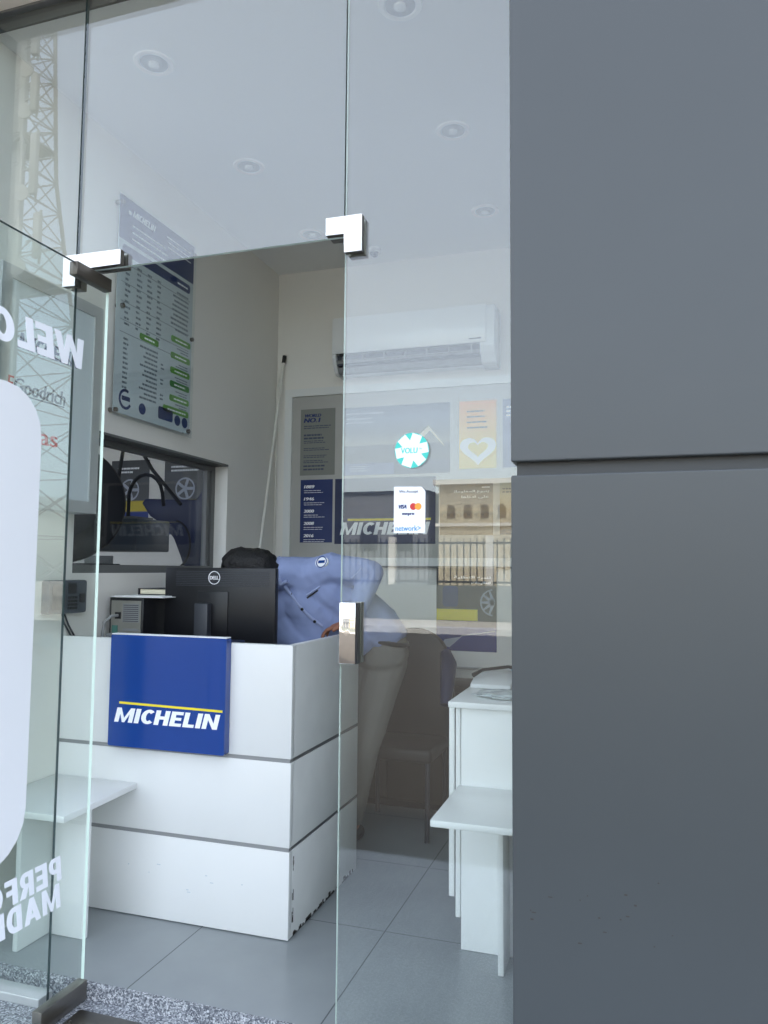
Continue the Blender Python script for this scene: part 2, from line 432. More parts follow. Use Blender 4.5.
struct(B().box(XL-.0, XP, YF+.014, YF+.024, ZC-.004, 3.511).build('trim_5', 'cladrec', smooth=False), 'grey bulkhead strip closing the ceiling edge behind the glass', 'trim')
struct(B().box(XL-.0, XP, YF-.012, YF+.024, 3.512, 3.535).build('trim_2', 'frame', smooth=False), 'thin dark channel holding the top of the glass', 'trim')
struct(B().box(-5.6, 1.8, 2.2, 7.2, 4.2, 4.38).build('roof_slab', 'clad', smooth=False), 'flat roof over the shop and workshop', 'roof')  # out of view, put in to keep the sun off

def pane(name, x0, x1, z0, z1, vedge=1, hedge=1, parent=None, gm='glass'):
    b = B()
    bm = bmesh.new(); bmesh.ops.create_cube(bm, size=1)
    bb = B().box(x0, x1, YF, YF+.012, z0, z1)
    for i, f in enumerate(bb.f):
        p = [bb.v[k] for k in f]; n = (p[1]-p[0]).cross(p[2]-p[1])
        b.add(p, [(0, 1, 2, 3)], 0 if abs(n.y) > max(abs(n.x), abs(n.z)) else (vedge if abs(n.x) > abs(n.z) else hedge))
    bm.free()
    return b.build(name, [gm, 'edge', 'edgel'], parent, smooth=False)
struct(pane('window_1', XL+.002, J1-.003, GR+.004, 3.515, gm='glassside'), 'narrow clear glass sidelight left of the open door', 'window')
struct(pane('window_2', J1+.003, J2-.0025, ZT, 3.515, 1, 2), 'clear glass transom above the doorway', 'window')
struct(pane('window_3', J2+.0025, XP+.0, GR, 3.515, 2, 1), 'tall fixed clear glass panel beside the grey pillar', 'window')
struct(B().box(XL, J1-.004, YF-.035, YF+.03, GR, -.026, .003).build('trim_3', 'alu', smooth=False), 'aluminium floor channel under the glass sidelight', 'trim')

# door leaf swung out at right angles
XD = -1.789; DY1 = 2.254; DY0 = 1.27; DZ0 = -.02; DZ1 = 2.432
door = thing('door_1', 'clear glass door leaf swung open towards the street', 'door', (XD, 2.2, GR), kind='structure')
b = B(); bb = B().box(XD-.006, XD+.006, DY0, DY1, DZ0, DZ1)
for f in bb.f:
    p = [bb.v[k] for k in f]; n = (p[1]-p[0]).cross(p[2]-p[1])
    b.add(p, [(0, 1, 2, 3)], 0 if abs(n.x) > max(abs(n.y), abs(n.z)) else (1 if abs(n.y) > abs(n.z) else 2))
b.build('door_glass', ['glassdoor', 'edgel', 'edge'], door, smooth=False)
B().box(XD-.016, XD+.016, 2.075, DY1+.002, 2.388, DZ1+.002, .002).build('top_patch_fitting', 'bronze', door)
B().box(XD-.018, XD+.018, 2.045, DY1+.002, GR+.006, .014, .002).build('bottom_patch_fitting', 'steel', door)
dn = Fr((XD, 2.148, 0), (0, -1, 0), (0, 0, 1))   # reads correctly from the far side; n points away from the shop side
L0 = -.0074
b = B(); b.block('WELCOME', dn, 0, 2.072, .735, .102, .16, L0, -.0064)
b.build('welcome_lettering', 'vinyl', door, smooth=False)
b = B(); b.block('PERFORMANCE', dn, .022, .388, .74, .078, .14, L0, -.0064, .13)
b.block('MADE TO LAST', dn, .022, .302, .74, .078, .14, L0, -.0064, .13)
b.build('slogan_lettering', 'vinyl', door, smooth=False)
dp = Fr((XD+.0062, 0, 0), (0, 1, 0), (0, 0, 1))
b = B(); b.rect(dp, 1.53, .515, 1.955, 1.955, 0, .0006, r=.15); b.build('white_vinyl_panel', 'vinylf', door, smooth=False, label='plain frosted white vinyl panel')
b = B()
b.box(XD+.03, XD+.055, 1.33, 1.36, .8, 1.5, .008); b.box(XD+.006, XD+.035, 1.335, 1.355, .84, .86); b.box(XD+.006, XD+.035, 1.335, 1.355, 1.44, 1.46)
b.build('door_handle', 'steel', door)

# patch fittings on the fixed glass
YT = YF-.032
def patch(pts, name, label):
    t = thing(name, label, 'glass clamp', (pts[0][0], YF, pts[0][1]))
    f0 = front(0, YF-.001, 0)
    B().prism(pts, f0, .020, .022).build('outer_plate', 'satin', t, smooth=False)
    B().prism([(p[0], p[1]) for p in pts], f0, 0, .0198).build('clamp_core', 'bronze', t, smooth=False, label='dark side faces of the clamp')
    B().prism(pts, front(0, YF+.043, 0), 0, .03, bev=.0025).build('inner_plate', 'steel', t)
    return t
patch([(-1.922, 2.396), (-1.869, 2.394), (-1.869, 2.452), (-1.681, 2.452), (-1.681, 2.505), (-1.922, 2.508)], 'glass_clamp', 'white L-shaped metal glass clamp at the upper hinge corner of the doorway')
patch([(-.910, 2.452), (-.849, 2.451), (-.847, 2.390), (-.789, 2.390), (-.789, 2.508), (-.910, 2.508)], 'glass_clamp', 'white L-shaped metal glass clamp where transom meets the tall fixed glass panel')
t = thing('strike_plate', 'polished chrome lock plate on the edge of the fixed glass at waist height', 'lock', (-.828, YF, 1.117))
B().box(-.845, -.793, YF-.03, YF-.001, 1.117, 1.300, .002).build('plate', 'chrome', t)
B().box(-.793, -.788, YF-.028, YF-.001, 1.118, 1.299).build('edge_strip', 'black', t, smooth=False)
B().box(-.845, -.790, YF+.013, YF+.04, 1.117, 1.300, .002).build('inner_plate', 'steel', t)
B().disc(front(-.82, YF-.03, 1.21), 0, 0, .009, 0, .002).build('keyhole_cylinder', 'chrome', t)
t = thing('floor_spring_cover', 'brown steel floor hinge cover let into the granite below the door', 'floor plate', (-1.63, 2.1, GR))
B().box(-1.75, -1.52, 2.06, 2.2, GR, GR+.006, .002).build('cover_plate', 'steel', t)
for x in (-1.735, -1.535): B().lathe([(.006, 0), (.006, .002), (.003, .0025)], (x, 2.13, GR+.006), seg=12).build('screw', 'bronze', t)

# stickers on the tall glass
fs = front(0, YF, 0)
t = thing('round_sticker', 'round teal sticker with white star-like stripes on the glass', 'sticker', (-.629, YF, 1.705))
b = B(); b.disc(fs, -.629, 1.7585, .0535, .0001, .0006, k=48); b.build('teal_disc', 'teal', t, smooth=False)
b = B()
for k in range(3):
    a = math.radians(10+60*k); c, s_ = math.cos(a), math.sin(a); w = .0155; L = .0528
    L2 = L-.002
    b.prism([(-.629-c*L2+s_*w, 1.7585-s_*L2-c*w), (-.629-c*L2-s_*w, 1.7585-s_*L2+c*w), (-.629+c*L2-s_*w, 1.7585+s_*L2+c*w), (-.629+c*L2+s_*w, 1.7585+s_*L2-c*w)], fs, .0006, .0009+k*.00005)
b.build('white_stripes', 'vinyl', t, smooth=False)
b = B(); b.text('VOLU', fs, -.663, 1.750, .052, .017, .05, .001, .0014, bold=.0006); b.text('TM', fs, -.607, 1.760, .010, .005, 0, .001, .0014); b.build('lettering', 'teal', t, smooth=False)
t = thing('payment_sticker', 'white payment card sticker with a clipped corner on the glass', 'sticker', (-.636, YF, 1.51))
b = B(); b.prism([(-.684, 1.510), (-.586, 1.509), (-.586, 1.634), (-.597, 1.648), (-.684, 1.650)], fs, .0001, .0006); b.build('card', 'vinyl', t, smooth=False)
b = B(); b.text('We Accept', fs, -.668, 1.628, .060, .011, 0, .0006, .0010, bold=.0003); b.build('heading_lettering', 'ink', t, smooth=False)
b = B(); b.text('VISA', fs, -.671, 1.583, .029, .012, .25, .0006, .0010, bold=.001); b.text('mepru', fs, -.657, 1.561, .036, .009, 0, .0006, .0010, bold=.001); b.build('card_lettering', 'navy', t, smooth=False)
b = B(); b.text('network>', fs, -.678, 1.516, .078, .016, 0, .0006, .0010, bold=.0004); b.build('network_lettering', 'sky', t, smooth=False)
b = B(); b.disc(fs, -.623, 1.589, .0105, .0006, .0010); b.build('red_circle', 'red', t, smooth=False)
b = B(); b.disc(fs, -.608, 1.589, .0105, .0006, .0012); b.build('orange_circle', 'orange', t, smooth=False)

# ------------------------------------------------------------------ ceiling lights
def downlight():
    t = thing('downlight', 'x', 'ceiling light', (0, 0, ZC), 'recessed ceiling downlights')
    b = B(); b.lathe([(.056, .0), (.062, -.006), (.078, -.005), (.082, 0)], (0, 0, ZC)); b.build('trim_ring', 'satin', t)
    b = B(); b.lathe([(.056, -.001), (.050, .0), (.034, -.0005), (.028, -.003), (.0, -.004)], (0, 0, ZC-.0015)); b.build('reflector', 'alu', t)
    b = B(); b.lathe([(.024, -.002), (.022, -.010), (.012, -.014), (0, -.015)], (0, 0, ZC-.002)); b.build('lamp', 'acw', t)
    return t
d0 = downlight()
LL = [(-1.841, 2.555, 'round downlight in the ceiling nearest the top left of the doorway glass'),
      (-1.853, 3.398, 'round downlight in the left row, second one back from the glass'),
      (-1.862, 4.235, 'round downlight in the left row next to the back wall, just above the transom edge'),
      (-.783, 2.546, 'round downlight cut by the top edge, nearest the glass in the right row'),
      (-.777, 3.390, 'round downlight in the right row, second one back from the glass'),
      (-.782, 4.238, 'small round downlight in the right row above the air conditioner')]
for i, (x, y, lb) in enumerate(LL):
    o = d0 if i == 0 else copy_tree(d0)
    o.location = (x, y, ZC); o['label'] = lb
t = thing('security_camera', 'small white dome security camera on the ceiling above the air conditioner', 'camera', (-1.56, 4.55, ZC))
b = B(); b.lathe([(.045, 0), (.045, -.02), (.03, -.026)], (-1.56, 4.55, ZC)); b.build('base', 'acw', t)
b = B(); b.lathe([(.028, -.022), (.027, -.036), (.018, -.048), (0, -.052)], (-1.56, 4.55, ZC)); b.build('dome', 'charcoal', t)

# ------------------------------------------------------------------ air conditioner
ac = thing('air_conditioner', 'white wall mounted split air conditioner high on the back wall', 'air conditioner', (-1.32, YB, 2.68))
y0 = YB-.21
sx = Fr((0, 0, 0), (0, 1, 0), (0, 0, 1))        # u=y v=z n=+x
ax0, ax1 = -1.845, -.790
prof = [(YB-.002, 2.69), (YB-.002, 3.035), (y0+.03, 3.035), (y0+.012, 3.028), (y0, 3.01), (y0, 2.80), (y0+.03, 2.80), (y0+.075, 2.735), (y0+.075, 2.70), (y0+.09, 2.69)]
b = B(); b.prism(prof, sx, ax0+.004, ax1-.004); b.build('body', 'acw', ac)
capp = [(YB-.002, 2.675), (YB-.002, 3.04), (y0+.03, 3.04), (y0+.01, 3.03), (y0-.004, 3.01), (y0-.004, 2.775), (y0+.012, 2.74), (y0+.055, 2.685), (y0+.08, 2.675)]
b = B(); b.prism(capp, sx, ax0-.006, ax0+.02, bev=.003); b.build('end_cap', 'acw', ac)
b = B(); b.prism(capp, sx, ax1-.085, ax1+.006, bev=.003); b.build('end_cap', 'acw', ac)
b = B(); b.box(ax0+.0, ax1-.045, y0-.012, y0+.002, 2.796, 3.034, .005); b.build('front_panel', 'acw', ac)
b = B(); b.box(ax0+.022, ax1-.087, y0+.024, y0+.08, 2.725, 2.796); b.build('air_outlet', 'acd', ac, smooth=False)
b = B(); b.prism([(y0+.02, 2.738), (y0+.006, 2.752), (y0+.009, 2.757), (y0+.024, 2.743)], sx, ax0+.022, ax1-.088); b.build('louvre', 'grey', ac, smooth=False)
for k in range(7):
    x = ax0+.06+k*.142
    b = B(); b.box(x, x+.005, y0+.008, y0+.03, 2.742, 2.792); b.build('vane', 'grey', ac, smooth=False)
b = B(); b.prism([(y0+.03, 2.715), (y0+.055, 2.685), (y0+.09, 2.68), (y0+.09, 2.70)], sx, ax0+.02, ax1-.085); b.build('bottom_lip', 'grey', ac, smooth=False)
b = B(); b.box(ax0+.045, ax0+.085, y0-.0, y0+.02, 2.805-.022, 2.805-.008); b.build('receiver_window', 'black', ac, smooth=False)
b = B(); b.box(ax1-.15, ax1-.075, y0-.0128, y0-.0118, 2.818, 2.824); b.build('badge', 'ink', ac, smooth=False)

# ------------------------------------------------------------------ left wall : price poster
def bars(b, fr, u0, u1, v0, v1, rows, n0=.0006, n1=.001, mi=0, ragged=.4, ht=.45, right=False):
    """rows of unreadable small print"""
    dv = (v1-v0)/rows
    for i in range(rows):
        w = (u1-u0)*(1-ragged*random.random()); v = v1-(i+.75)*dv
        a = u1-w if right else u0
        k = a
        while k < a+w-.002:
            ln = min(a+w-k, random.uniform(.012, .032)); b.rect(fr, k, v, k+ln, v+dv*ht, n0, n1, mi); k += ln+.004
    return b
XW = XL+.03
pw = thing('price_poster', 'tall white service price poster with blue header on the left wall', 'poster', (XW, 3.31, 2.13))
lw = leftw(XW, 2.984, 2.132); W, H = .652, 1.062
b = B(); b.rect(lw, 0, 0, W, H, -.003, 0); b.build('panel', 'panelp', pw, smooth=False)
b = B(); b.rect(lw, 0, H-.215, W, H, 0, .0006); b.rect(lw, .03, H-.285, W-.03, H-.235, 0, .0006, r=.018); b.build('blue_header', 'navy', pw, smooth=False)
b = B(); b.block('MICHELIN', lw, .10, H-.075, .19, .034, .25, .0006, .001)
bars(b, lw, .10, .42, H-.20, H-.10, 3, ragged=.2, ht=.28); bars(b, lw, .38, .62, H-.115, H-.035, 3, ragged=.2, right=True, ht=.28)
b.rect(lw, .065, H-.075, .09, H-.055, .0006, .001, r=.006)
bars(b, lw, .50, .60, H-.27, H-.25, 1, ragged=0); b.build('header_lettering', 'print', pw, smooth=False)
gp = [(.455, .470, .185), (.455, .380, .185), (.455, .300, .185), (.455, .150, .185), (.400, .085, .24), (.185, .40, .16)]
for u, v, w in gp: B().rect(lw, u, v, u+w, v+.034, 0, .0006, r=.012).build('green_heading', 'green', pw, smooth=False)
b = B(); b.rect(lw, .455, .226, .64, .26, 0, .0006, r=.012); b.build('deep_green_heading', 'greend', pw, smooth=False)
b = B()
for u, v, w in gp+[(.455, .226, .185)]: bars(b, lw, u+.04, u+w-.02, v+.008, v+.026, 1, ragged=.2)
b.build('heading_lettering', 'print', pw, smooth=False)
b = B()
for c in (.06, .15, .235, .32): bars(b, lw, c, c+.045, .43, .76, 12, 0, .0006, ragged=.5, ht=.4)
bars(b, lw, .44, .61, .53, .76, 9, 0, .0006, right=True); bars(b, lw, .19, .34, .10, .38, 12, 0, .0006, right=True); bars(b, lw, .06, .10, .12, .38, 11, 0, .0006, ragged=.2)
for v in (.43, .345, .27, .195, .125): bars(b, lw, .50, .62, v-.008, v+.02, 2, 0, .0006, right=True)
for v in (.29, .21, .13): bars(b, lw, .37, .40, v, v+.04, 2, 0, .0006)
for v in (.735, .64, .545, .455, .395): b.rect(lw, .03, v, W-.03, v+.0025, 0, .0006)
b.build('small_print', 'inkm', pw, smooth=False)
for u in (.225, .535, .605): B().disc(lw, u, .055, .028, 0, .0006).build('round_badge', 'navy', pw, smooth=False)
B().rect(lw, .36, .035, .49, .10, 0, .0006, r=.012).build('square_badge', 'navy', pw, smooth=False)
b = B(); b.ring(lw, .09, .075, .036, .05, 0, .0006, a0=60, a1=330); b.rect(lw, .062, .068, .125, .09, 0, .0008, r=.004); b.build('ring_logo', 'navy', pw, smooth=False)
b = B(); b.rect(lw, -.012, -.02, W+.012, H+.012, .006, .009); b.build('acrylic_cover', 'acrylic', pw, smooth=False)
for (u, v) in ((.0, .01), (.025, .52), (W-.02, .53), (-.0, H-.04), (W-.03, .015), (W-.02, H-.05)):
    b = B(); b.lathe([(.011, -.029), (.011, .014), (.007, .017)], lw.p(u+.012, v, 0), (1, 0, 0), seg=16); b.build('standoff', 'steel', pw)

# brand lightbox on the left wall
XBd = XL+.1
bb_ = thing('brand_sign_board', 'framed tyre brand sign board on the left wall behind the glass door', 'sign', (XBd, 2.5, 1.63))
bw = leftw(XBd, 2.225, 1.632); W, H = .577, .92
b = B(); b.box(XL+.001, XBd-.012, 2.225, 2.802, 1.632, 2.552); b.build('case', 'alu', bb_, smooth=False)
b = B()
b.border(bw, 0, 0, W, H, .05, -.012, .004)
b.build('frame', 'alu', bb_, smooth=False)
b = B(); b.rect(bw, .04, .04, W-.04, H-.04, -.012, -.003); b.build('face', 'panelp', bb_, smooth=False)
b = B(); b.block('MICHELIN', bw, .095, .612, .35, .062, .25, -.003, -.002); b.build('blue_lettering', 'navy', bb_, smooth=False)
b = B(); b.text('BF', bw, .01, .437, .072, .058, .15, -.003, -.002, bold=.003); b.build('red_lettering', 'red', bb_, smooth=False)
b = B(); b.text('Goodrich', bw, .085, .437, .283, .058, .1, -.003, -.002, bold=.002); b.rect(bw, .04, .428, .36, .433, -.003, -.002); b.build('dark_lettering', 'ink', bb_, smooth=False)
b = B(); b.text('atlas', bw, .10, .255, .23, .066, .0, -.003, -.002, bold=.002); b.build('atlas_lettering', 'red', bb_, smooth=False)
b = B(); b.ring(bw, .19, .36, .02, .023, -.003, -.002, k=20); b.rect(bw, .165, .327, .235, .33, -.003, -.002); b.build('atlas_emblem', 'ink', bb_, smooth=False)

# wall terminal
t = thing('attendance_terminal', 'dark grey keypad attendance terminal on the left wall above the counter end', 'keypad terminal', (XL, 2.72, 1.2))
tw = leftw(XL, 2.60, 1.20)
b = B(); b.box(XL+.001, XL+.045, 2.603, 2.838, 1.200, 1.343, .010); b.build('case', 'slate', t)
b = B(); b.rect(tw, .02, .018, .105, .125, .045, .048, r=.008); b.build('front_plate', 'charcoal', t, smooth=False)
b = B(); b.rect(tw, .115, .085, .165, .130, .045, .0475); b.build('screen', 'black', t, smooth=False)
for i in range(4):
    for j in range(4):
        b = B(); b.rect(tw, .115+i*.015, .018+j*.015, .126+i*.015, .029+j*.015, .045, .049, r=.002); b.build('key', 'blacksoft', t, smooth=False)
b = B(); b.rect(tw, .185, .045, .215, .085, .045, .052, r=.006); b.build('fingerprint_reader', 'black', t, smooth=False)
b = B(); b.tube([(XL+.012, 2.72, 1.20), (XL+.012, 2.735, 1.16), (XL+.012, 2.79, 1.09)], .004); b.tube([(XL+.012, 2.735, 1.20), (XL+.014, 2.76, 1.15), (XL+.012, 2.81, 1.09)], .004); b.build('power_cable', 'charcoal', t)

# ------------------------------------------------------------------ notice board + posters on back wall
YN = YB-.02
nb = thing('notice_board', 'white framed wide notice board covering the back wall below the air conditioner', 'notice board', (-1.2, YB, 1.43))
nx0, nx1, nz0, nz1 = -2.267, .30, 1.425, 2.63
b = B(); fr = front(0, YN, 0)
b.border(fr, nx0, nz0, nx1, nz1, .052, -.019, .012)
b.build('frame', 'white', nb, smooth=False)
b = B(); b.rect(fr, nx0+.04, nz0+.04, nx1-.04, nz1-.04, -.019, -.003); b.build('backing', 'marble', nb, smooth=False)
b = B(); b.rect(fr, nx0, nz0-.012, nx1, nz0-.001, -.019, .008); b.build('lower_edge_strip', 'frame', nb, smooth=False)
PN = -.003
def poster(name, label, x0, z0, x1, z1, m, yy=YN+.003):
    t = thing(name, label, 'poster', ((x0+x1)/2, yy, z0))
    B().rect(front(0, yy, 0), x0, z0, x1, z1, 0, .0015).build('sheet', m, t, smooth=False)
    return t, front(0, yy-.0015, 0)
# grey poster
t, f = poster('wall_poster', 'narrow grey poster headed World No. 1 on the notice board', -2.152, 2.033, -1.898, 2.488, 'greyp')
b = B(); b.text('WORLD', f, -2.125, 2.432, .125, .022, .25, 0, .0006, bold=.002); b.text('NO.1', f, -2.127, 2.396, .12, .030, .25, 0, .0006, bold=.003)
b.build('blue_lettering', 'navy', t, smooth=False)
b = B(); bars(b, f, -2.127, -1.93, 2.35, 2.378, 2, 0, .0006, ragged=.2); bars(b, f, -2.127, -1.97, 2.275, 2.318, 2, 0, .0006, ragged=.2, ht=.6)
for v in (2.25, 2.20, 2.15, 2.115, 2.085, 2.062): bars(b, f, -2.127, -1.93, v, v+.024, 2 if v > 2.1 else 1, 0, .0006, ragged=.3)
b.build('small_print', 'ink', t, smooth=False)
# navy year poster
t, f = poster('wall_poster', 'narrow navy blue poster listing years on the notice board', -2.145, 1.577, -1.910, 2.003, 'navy')
b = B()
for k, yv in enumerate(('1889', '1946', '2000', '2008', '2016')):
    v = 1.945-k*.083; b.text(yv, f, -2.118, v, .075, .021, .2, 0, .0006, bold=.002); bars(b, f, -2.118, -1.95, v-.035, v-.008, 2, 0, .0006, ragged=.4, ht=.25)
b.build('lettering', 'print', t, smooth=False)
# blue logo banner
t, f = poster('wall_poster', 'large dark blue poster with white brand lettering above the seated desk', -1.893, 1.567, -1.200, 2.003, 'navyd')
t['label'] = 'large dark blue poster with big white brand name over a yellow line'
b = B(); b.rect(f, -1.80, 1.72, -1.23, 1.734, 0, .0006); b.build('yellow_line', 'yellow', t, smooth=False)
b = B(); b.block('MICHELIN', f, -1.855, 1.628, .62, .082, .25, 0, .0006); b.build('lettering', 'print', t, smooth=False)
# workshop landscape poster
m = ramp_mat('print_road', 2, [(0, (70, 76, 96)), (.18, (86, 92, 112)), (.2, (96, 100, 104)), (.42, (92, 96, 100)), (.45, (150, 150, 140)), (.62, (120, 128, 134)), (.8, (120, 134, 152)), (1, (92, 104, 124))], noise=.06, nscale=12)
t, f = poster('wall_poster', 'wide grey blue photo poster of a road under a dull sky on the notice board', -1.836, 2.023, -1.106, 2.480, m)
b = B(); bars(b, f, -1.815, -1.53, 2.425, 2.45, 1, 0, .0006, ragged=.1); bars(b, f, -1.815, -1.62, 2.365, 2.415, 2, 0, .0006, ragged=.1); bars(b, f, -1.79, -1.66, 2.045, 2.09, 3, 0, .0006)
b.build('small_print', 'inkl', t, smooth=False)
b = B(); b.prism([(-1.40, 2.20), (-1.25, 2.33), (-1.245, 2.33), (-1.14, 2.20), (-1.15, 2.20), (-1.24, 2.30), (-1.30, 2.24), (-1.33, 2.20)], f, 0, .0005); b.build('pale_road', 'cream', t, smooth=False)
b = B(); b.rect(f, -1.835, 2.024, -1.48, 2.10, 0, .0004); b.build('blue_strip', 'bluegrey', t, smooth=False)
# orange poster
m = ramp_mat('print_orange', 2, [(0, (236, 212, 110)), (.45, (240, 204, 110)), (1, (240, 168, 104))])
t, f = poster('wall_poster', 'orange to yellow poster with a heart shape on the notice board', -1.046, 2.043, -.807, 2.478, m)
b = B()
for k in range(4): bars(b, f, -.995, -.865, 2.40-.035*k, 2.422-.035*k, 1, 0, .0006, ragged=.15)
b.build('small_print', 'ink', t, smooth=False)
hp = []
for i in range(40):
    a = 2*PI*i/40; hp.append((16*math.sin(a)**3, 13*math.cos(a)-5*math.cos(2*a)-2*math.cos(3*a)-math.cos(4*a)))
b = B(); b.prism([(-.925+.0072*x, 2.165+.0062*y) for x, y in hp], f, 0, .0005); b.build('white_heart', 'print', t, smooth=False)
b = B(); b.prism([(-.925+.0040*x, 2.170+.0034*y) for x, y in hp], f, .0005, .0009); b.build('yellow_heart', mat('heart_yellow', (238, 214, 108), .5), t, smooth=False)
# blue edge poster
t, f = poster('wall_poster', 'pale blue poster half hidden by the grey pillar, top row of the notice board', -.766, 2.043, -.5, 2.478, 'bluegrey')
b = B(); bars(b, f, -.745, -.55, 2.36, 2.44, 3, 0, .0006); b.build('small_print', 'print', t, smooth=False)
# building poster
m = ramp_mat('print_building', 2, [(0, (106, 96, 84)), (.3, (128, 116, 98)), (.4, (84, 78, 72)), (.5, (140, 128, 108)), (.6, (112, 106, 102)), (.62, (96, 96, 100)), (1, (100, 102, 108))], noise=.10, nscale=18)
t, f = poster('wall_poster', 'brown photo poster of an old arcaded building with white Arabic heading', -1.172, 1.623, -.829, 1.948, m)
b = B(); b.text('\ufe97\ufe8e\ufee3\ufeee\ufee0\ufecc\ufee4\ufedf\ufe8d \ufec9\ufeee\ufe92\ufee8\ufef3', f, -1.08, 1.885, .225, .022, 0, 0, .0006, bold=.001)
b.text('\ufe8d\ufeeb\ufe8e\ufee7\ufea9\ufe8d \ufef0\ufee0\ufecb', f, -1.03, 1.852, .175, .020, 0, 0, .0006, bold=.001); b.rect(f, -.90, 1.92, -.85, 1.926, 0, .0006)
b.build('white_lettering', 'print', t, smooth=False)
for k in range(7):
    x = -1.15+k*.044
    b = B(); b.rect(f, x, 1.735, x+.024, 1.76, 0, .0005, r=.009); b.build('dark_arch', 'stoned', t, smooth=False)
m = ramp_mat('print_street', 2, [(0, (64, 60, 70)), (.12, (96, 84, 76)), (.5, (156, 130, 86)), (.75, (170, 160, 130)), (1, (150, 158, 150))], noise=.12, nscale=14)
t, f = poster('wall_poster', 'sepia street photo poster half hidden by the grey pillar, lower row of the board', -.787, 1.623, -.45, 1.948, m)
b = B(); bars(b, f, -.77, -.62, 1.88, 1.92, 2, 0, .0006); b.rect(f, -.786, 1.624, -.451, 1.655, 0, .0004); b.build('small_print', 'ink', t, smooth=False)
# lower poster on the wall
yy = YB-.002
m = ramp_mat('print_wheel', 2, [(0, (28, 48, 118)), (.26, (30, 54, 124)), (.29, (62, 58, 62)), (.38, (70, 66, 60)), (1, (58, 56, 58))], noise=.02)
t, f = poster('wall_poster', 'poster of a car wheel over a blue lower band, low on the back wall', -1.195, .895, -.811, 1.426, m, yy)
b = B(); b.text('\ufe94\ufef4\ufee0\ufec4\ufe98\ufedf\ufe8d \ufeea\ufef4\ufe92\ufee8\ufe97', f, -1.08, 1.345, .235, .020, 0, 0, .0006, bold=.001)
b.text('\ufe95\ufe8e\ufea3\ufef4\ufee0\ufec4\ufe98\ufedf', f, -.97, 1.312, .12, .018, 0, 0, .0006, bold=.001); b.build('white_lettering', 'print', t, smooth=False)
b = B(); b.rect(f, -1.194, 1.085, -.93, 1.155, 0, .0005); b.build('yellow_band', 'yellow', t, smooth=False)
b = B(); b.rect(f, -1.155, 1.17, -1.055, 1.30, 0, .0005, r=.02); b.build('blue_patch', 'navy', t, smooth=False)
b = B(); b.ring(f, -.83, 1.20, .075, .084, 0, .0006, a0=95, a1=265, k=24)
for k in range(5):
    a = math.radians(110+35*k); b.prism([(-.83+.012*math.sin(a), 1.20-.012*math.cos(a)), (-.83+.078*math.cos(a)+.005*math.sin(a), 1.20+.078*math.sin(a)-.005*math.cos(a)), (-.83+.078*math.cos(a)-.005*math.sin(a), 1.20+.078*math.sin(a)+.005*math.cos(a)), (-.83-.012*math.sin(a), 1.20+.012*math.cos(a))], f, 0, .0006)
b.build('pale_wheel', 'inkl', t, smooth=False)
b = B(); b.prism([(-1.165, .93), (-1.11, .915), (-1.03, .985), (-1.14, .965)], f, 0, .0006); b.prism([(-1.04, .985), (-.82, 1.02), (-.82, 1.028), (-1.03, .993)], f, 0, .0006); b.build('pale_headlight', 'inkl', t, smooth=False)
# leaning pole in the corner
t = thing('leaning_pole', 'thin white pole with black tip leaning in the back left corner', 'pole', (XL+.02, 4.55, 0))
p0, p1 = Vector((XL+.014, 4.19, .02)), Vector((-2.284, 4.75, 2.84))
b = B(); b.tube([p0, p1], .010, 10); b.build('shaft', 'pole', t)
b = B(); b.tube([p1-(p1-p0).normalized()*.02, p1+(p1-p0).normalized()*.035], .014, 10); b.build('tip', 'blacksoft', t)
t = B().tube([(XL+.012, YB-.02, 0), (XL+.012, YB-.02, 2.65), (-2.29, YB-.012, 2.86)], .007).build('wall_cable', 'pole'); tag(t, 'thin white cable running up the back left corner beside the leaning pole', 'cable')
t = thing('wall_conduit', 'thin grey horizontal cable conduit along the back wall below the wheel poster', 'conduit', (-.5, YB, .79))
B().box(-1.30, .6, YB-.014, YB-.001, .785, .800, .003).build('channel', 'alu', t)

# ------------------------------------------------------------------ reception counter
XC, YC, YCB, ZCT = -1.256, 2.738, 3.490, 1.104
ct = thing('reception_counter', 'white laminate reception counter with grey joint strips below the blue sign', 'counter', (-1.8, 3.1, 0))
tiers = [(.004, .326), (.341, .657), (.672, ZCT)]
for z0, z1 in tiers:
    B().box(XL+.002, XC, YC, YC+.03, z0, z1, .0025).build('front_panel', 'white', ct)
    B().box(XC-.03, XC, YC+.031, YCB, z0, z1, .0025).build('side_panel', 'worn', ct)
for z0, z1 in ((.326, .341), (.657, .672)):
    B().box(XL+.002, XC-.004, YC+.002, YC+.028, z0, z1).build('front_joint_strip', 'grey', ct, smooth=False)
    B().box(XC-.026, XC-.004, YC+.03, YCB-.002, z0, z1).build('side_joint_strip', 'strip', ct, smooth=False)
B().box(XL+.002, XC-.031, YC+.031, 3.36, .90, .925, .002).build('inner_worktop', 'white', ct)
b = B()
for k in range(34):
    y = random.uniform(YC+.04, YCB-.05); w = random.uniform(.006, .03); b.box(XC-.002, XC+.0008, y, y+w, .004, .004+random.uniform(.004, .022))
for k in range(12):
    y = YC+.03+random.uniform(0, .012); z = random.uniform(.02, .32); b.box(XC-.002, XC+.0008, y, y+.004, z, z+random.uniform(.01, .04))
b.build('chipped_edge', 'scuff', ct, smooth=False, label='dark chipped lower edge of the side')
b = B()
for k in range(8):
    x = random.uniform(-2.0, -1.3); z = random.uniform(.12, .24); b.box(x, x+random.uniform(.005, .02), YC-.0006, YC+.001, z, z+random.uniform(.002, .006))
b.build('scuff_marks', 'panelp', ct, smooth=False)
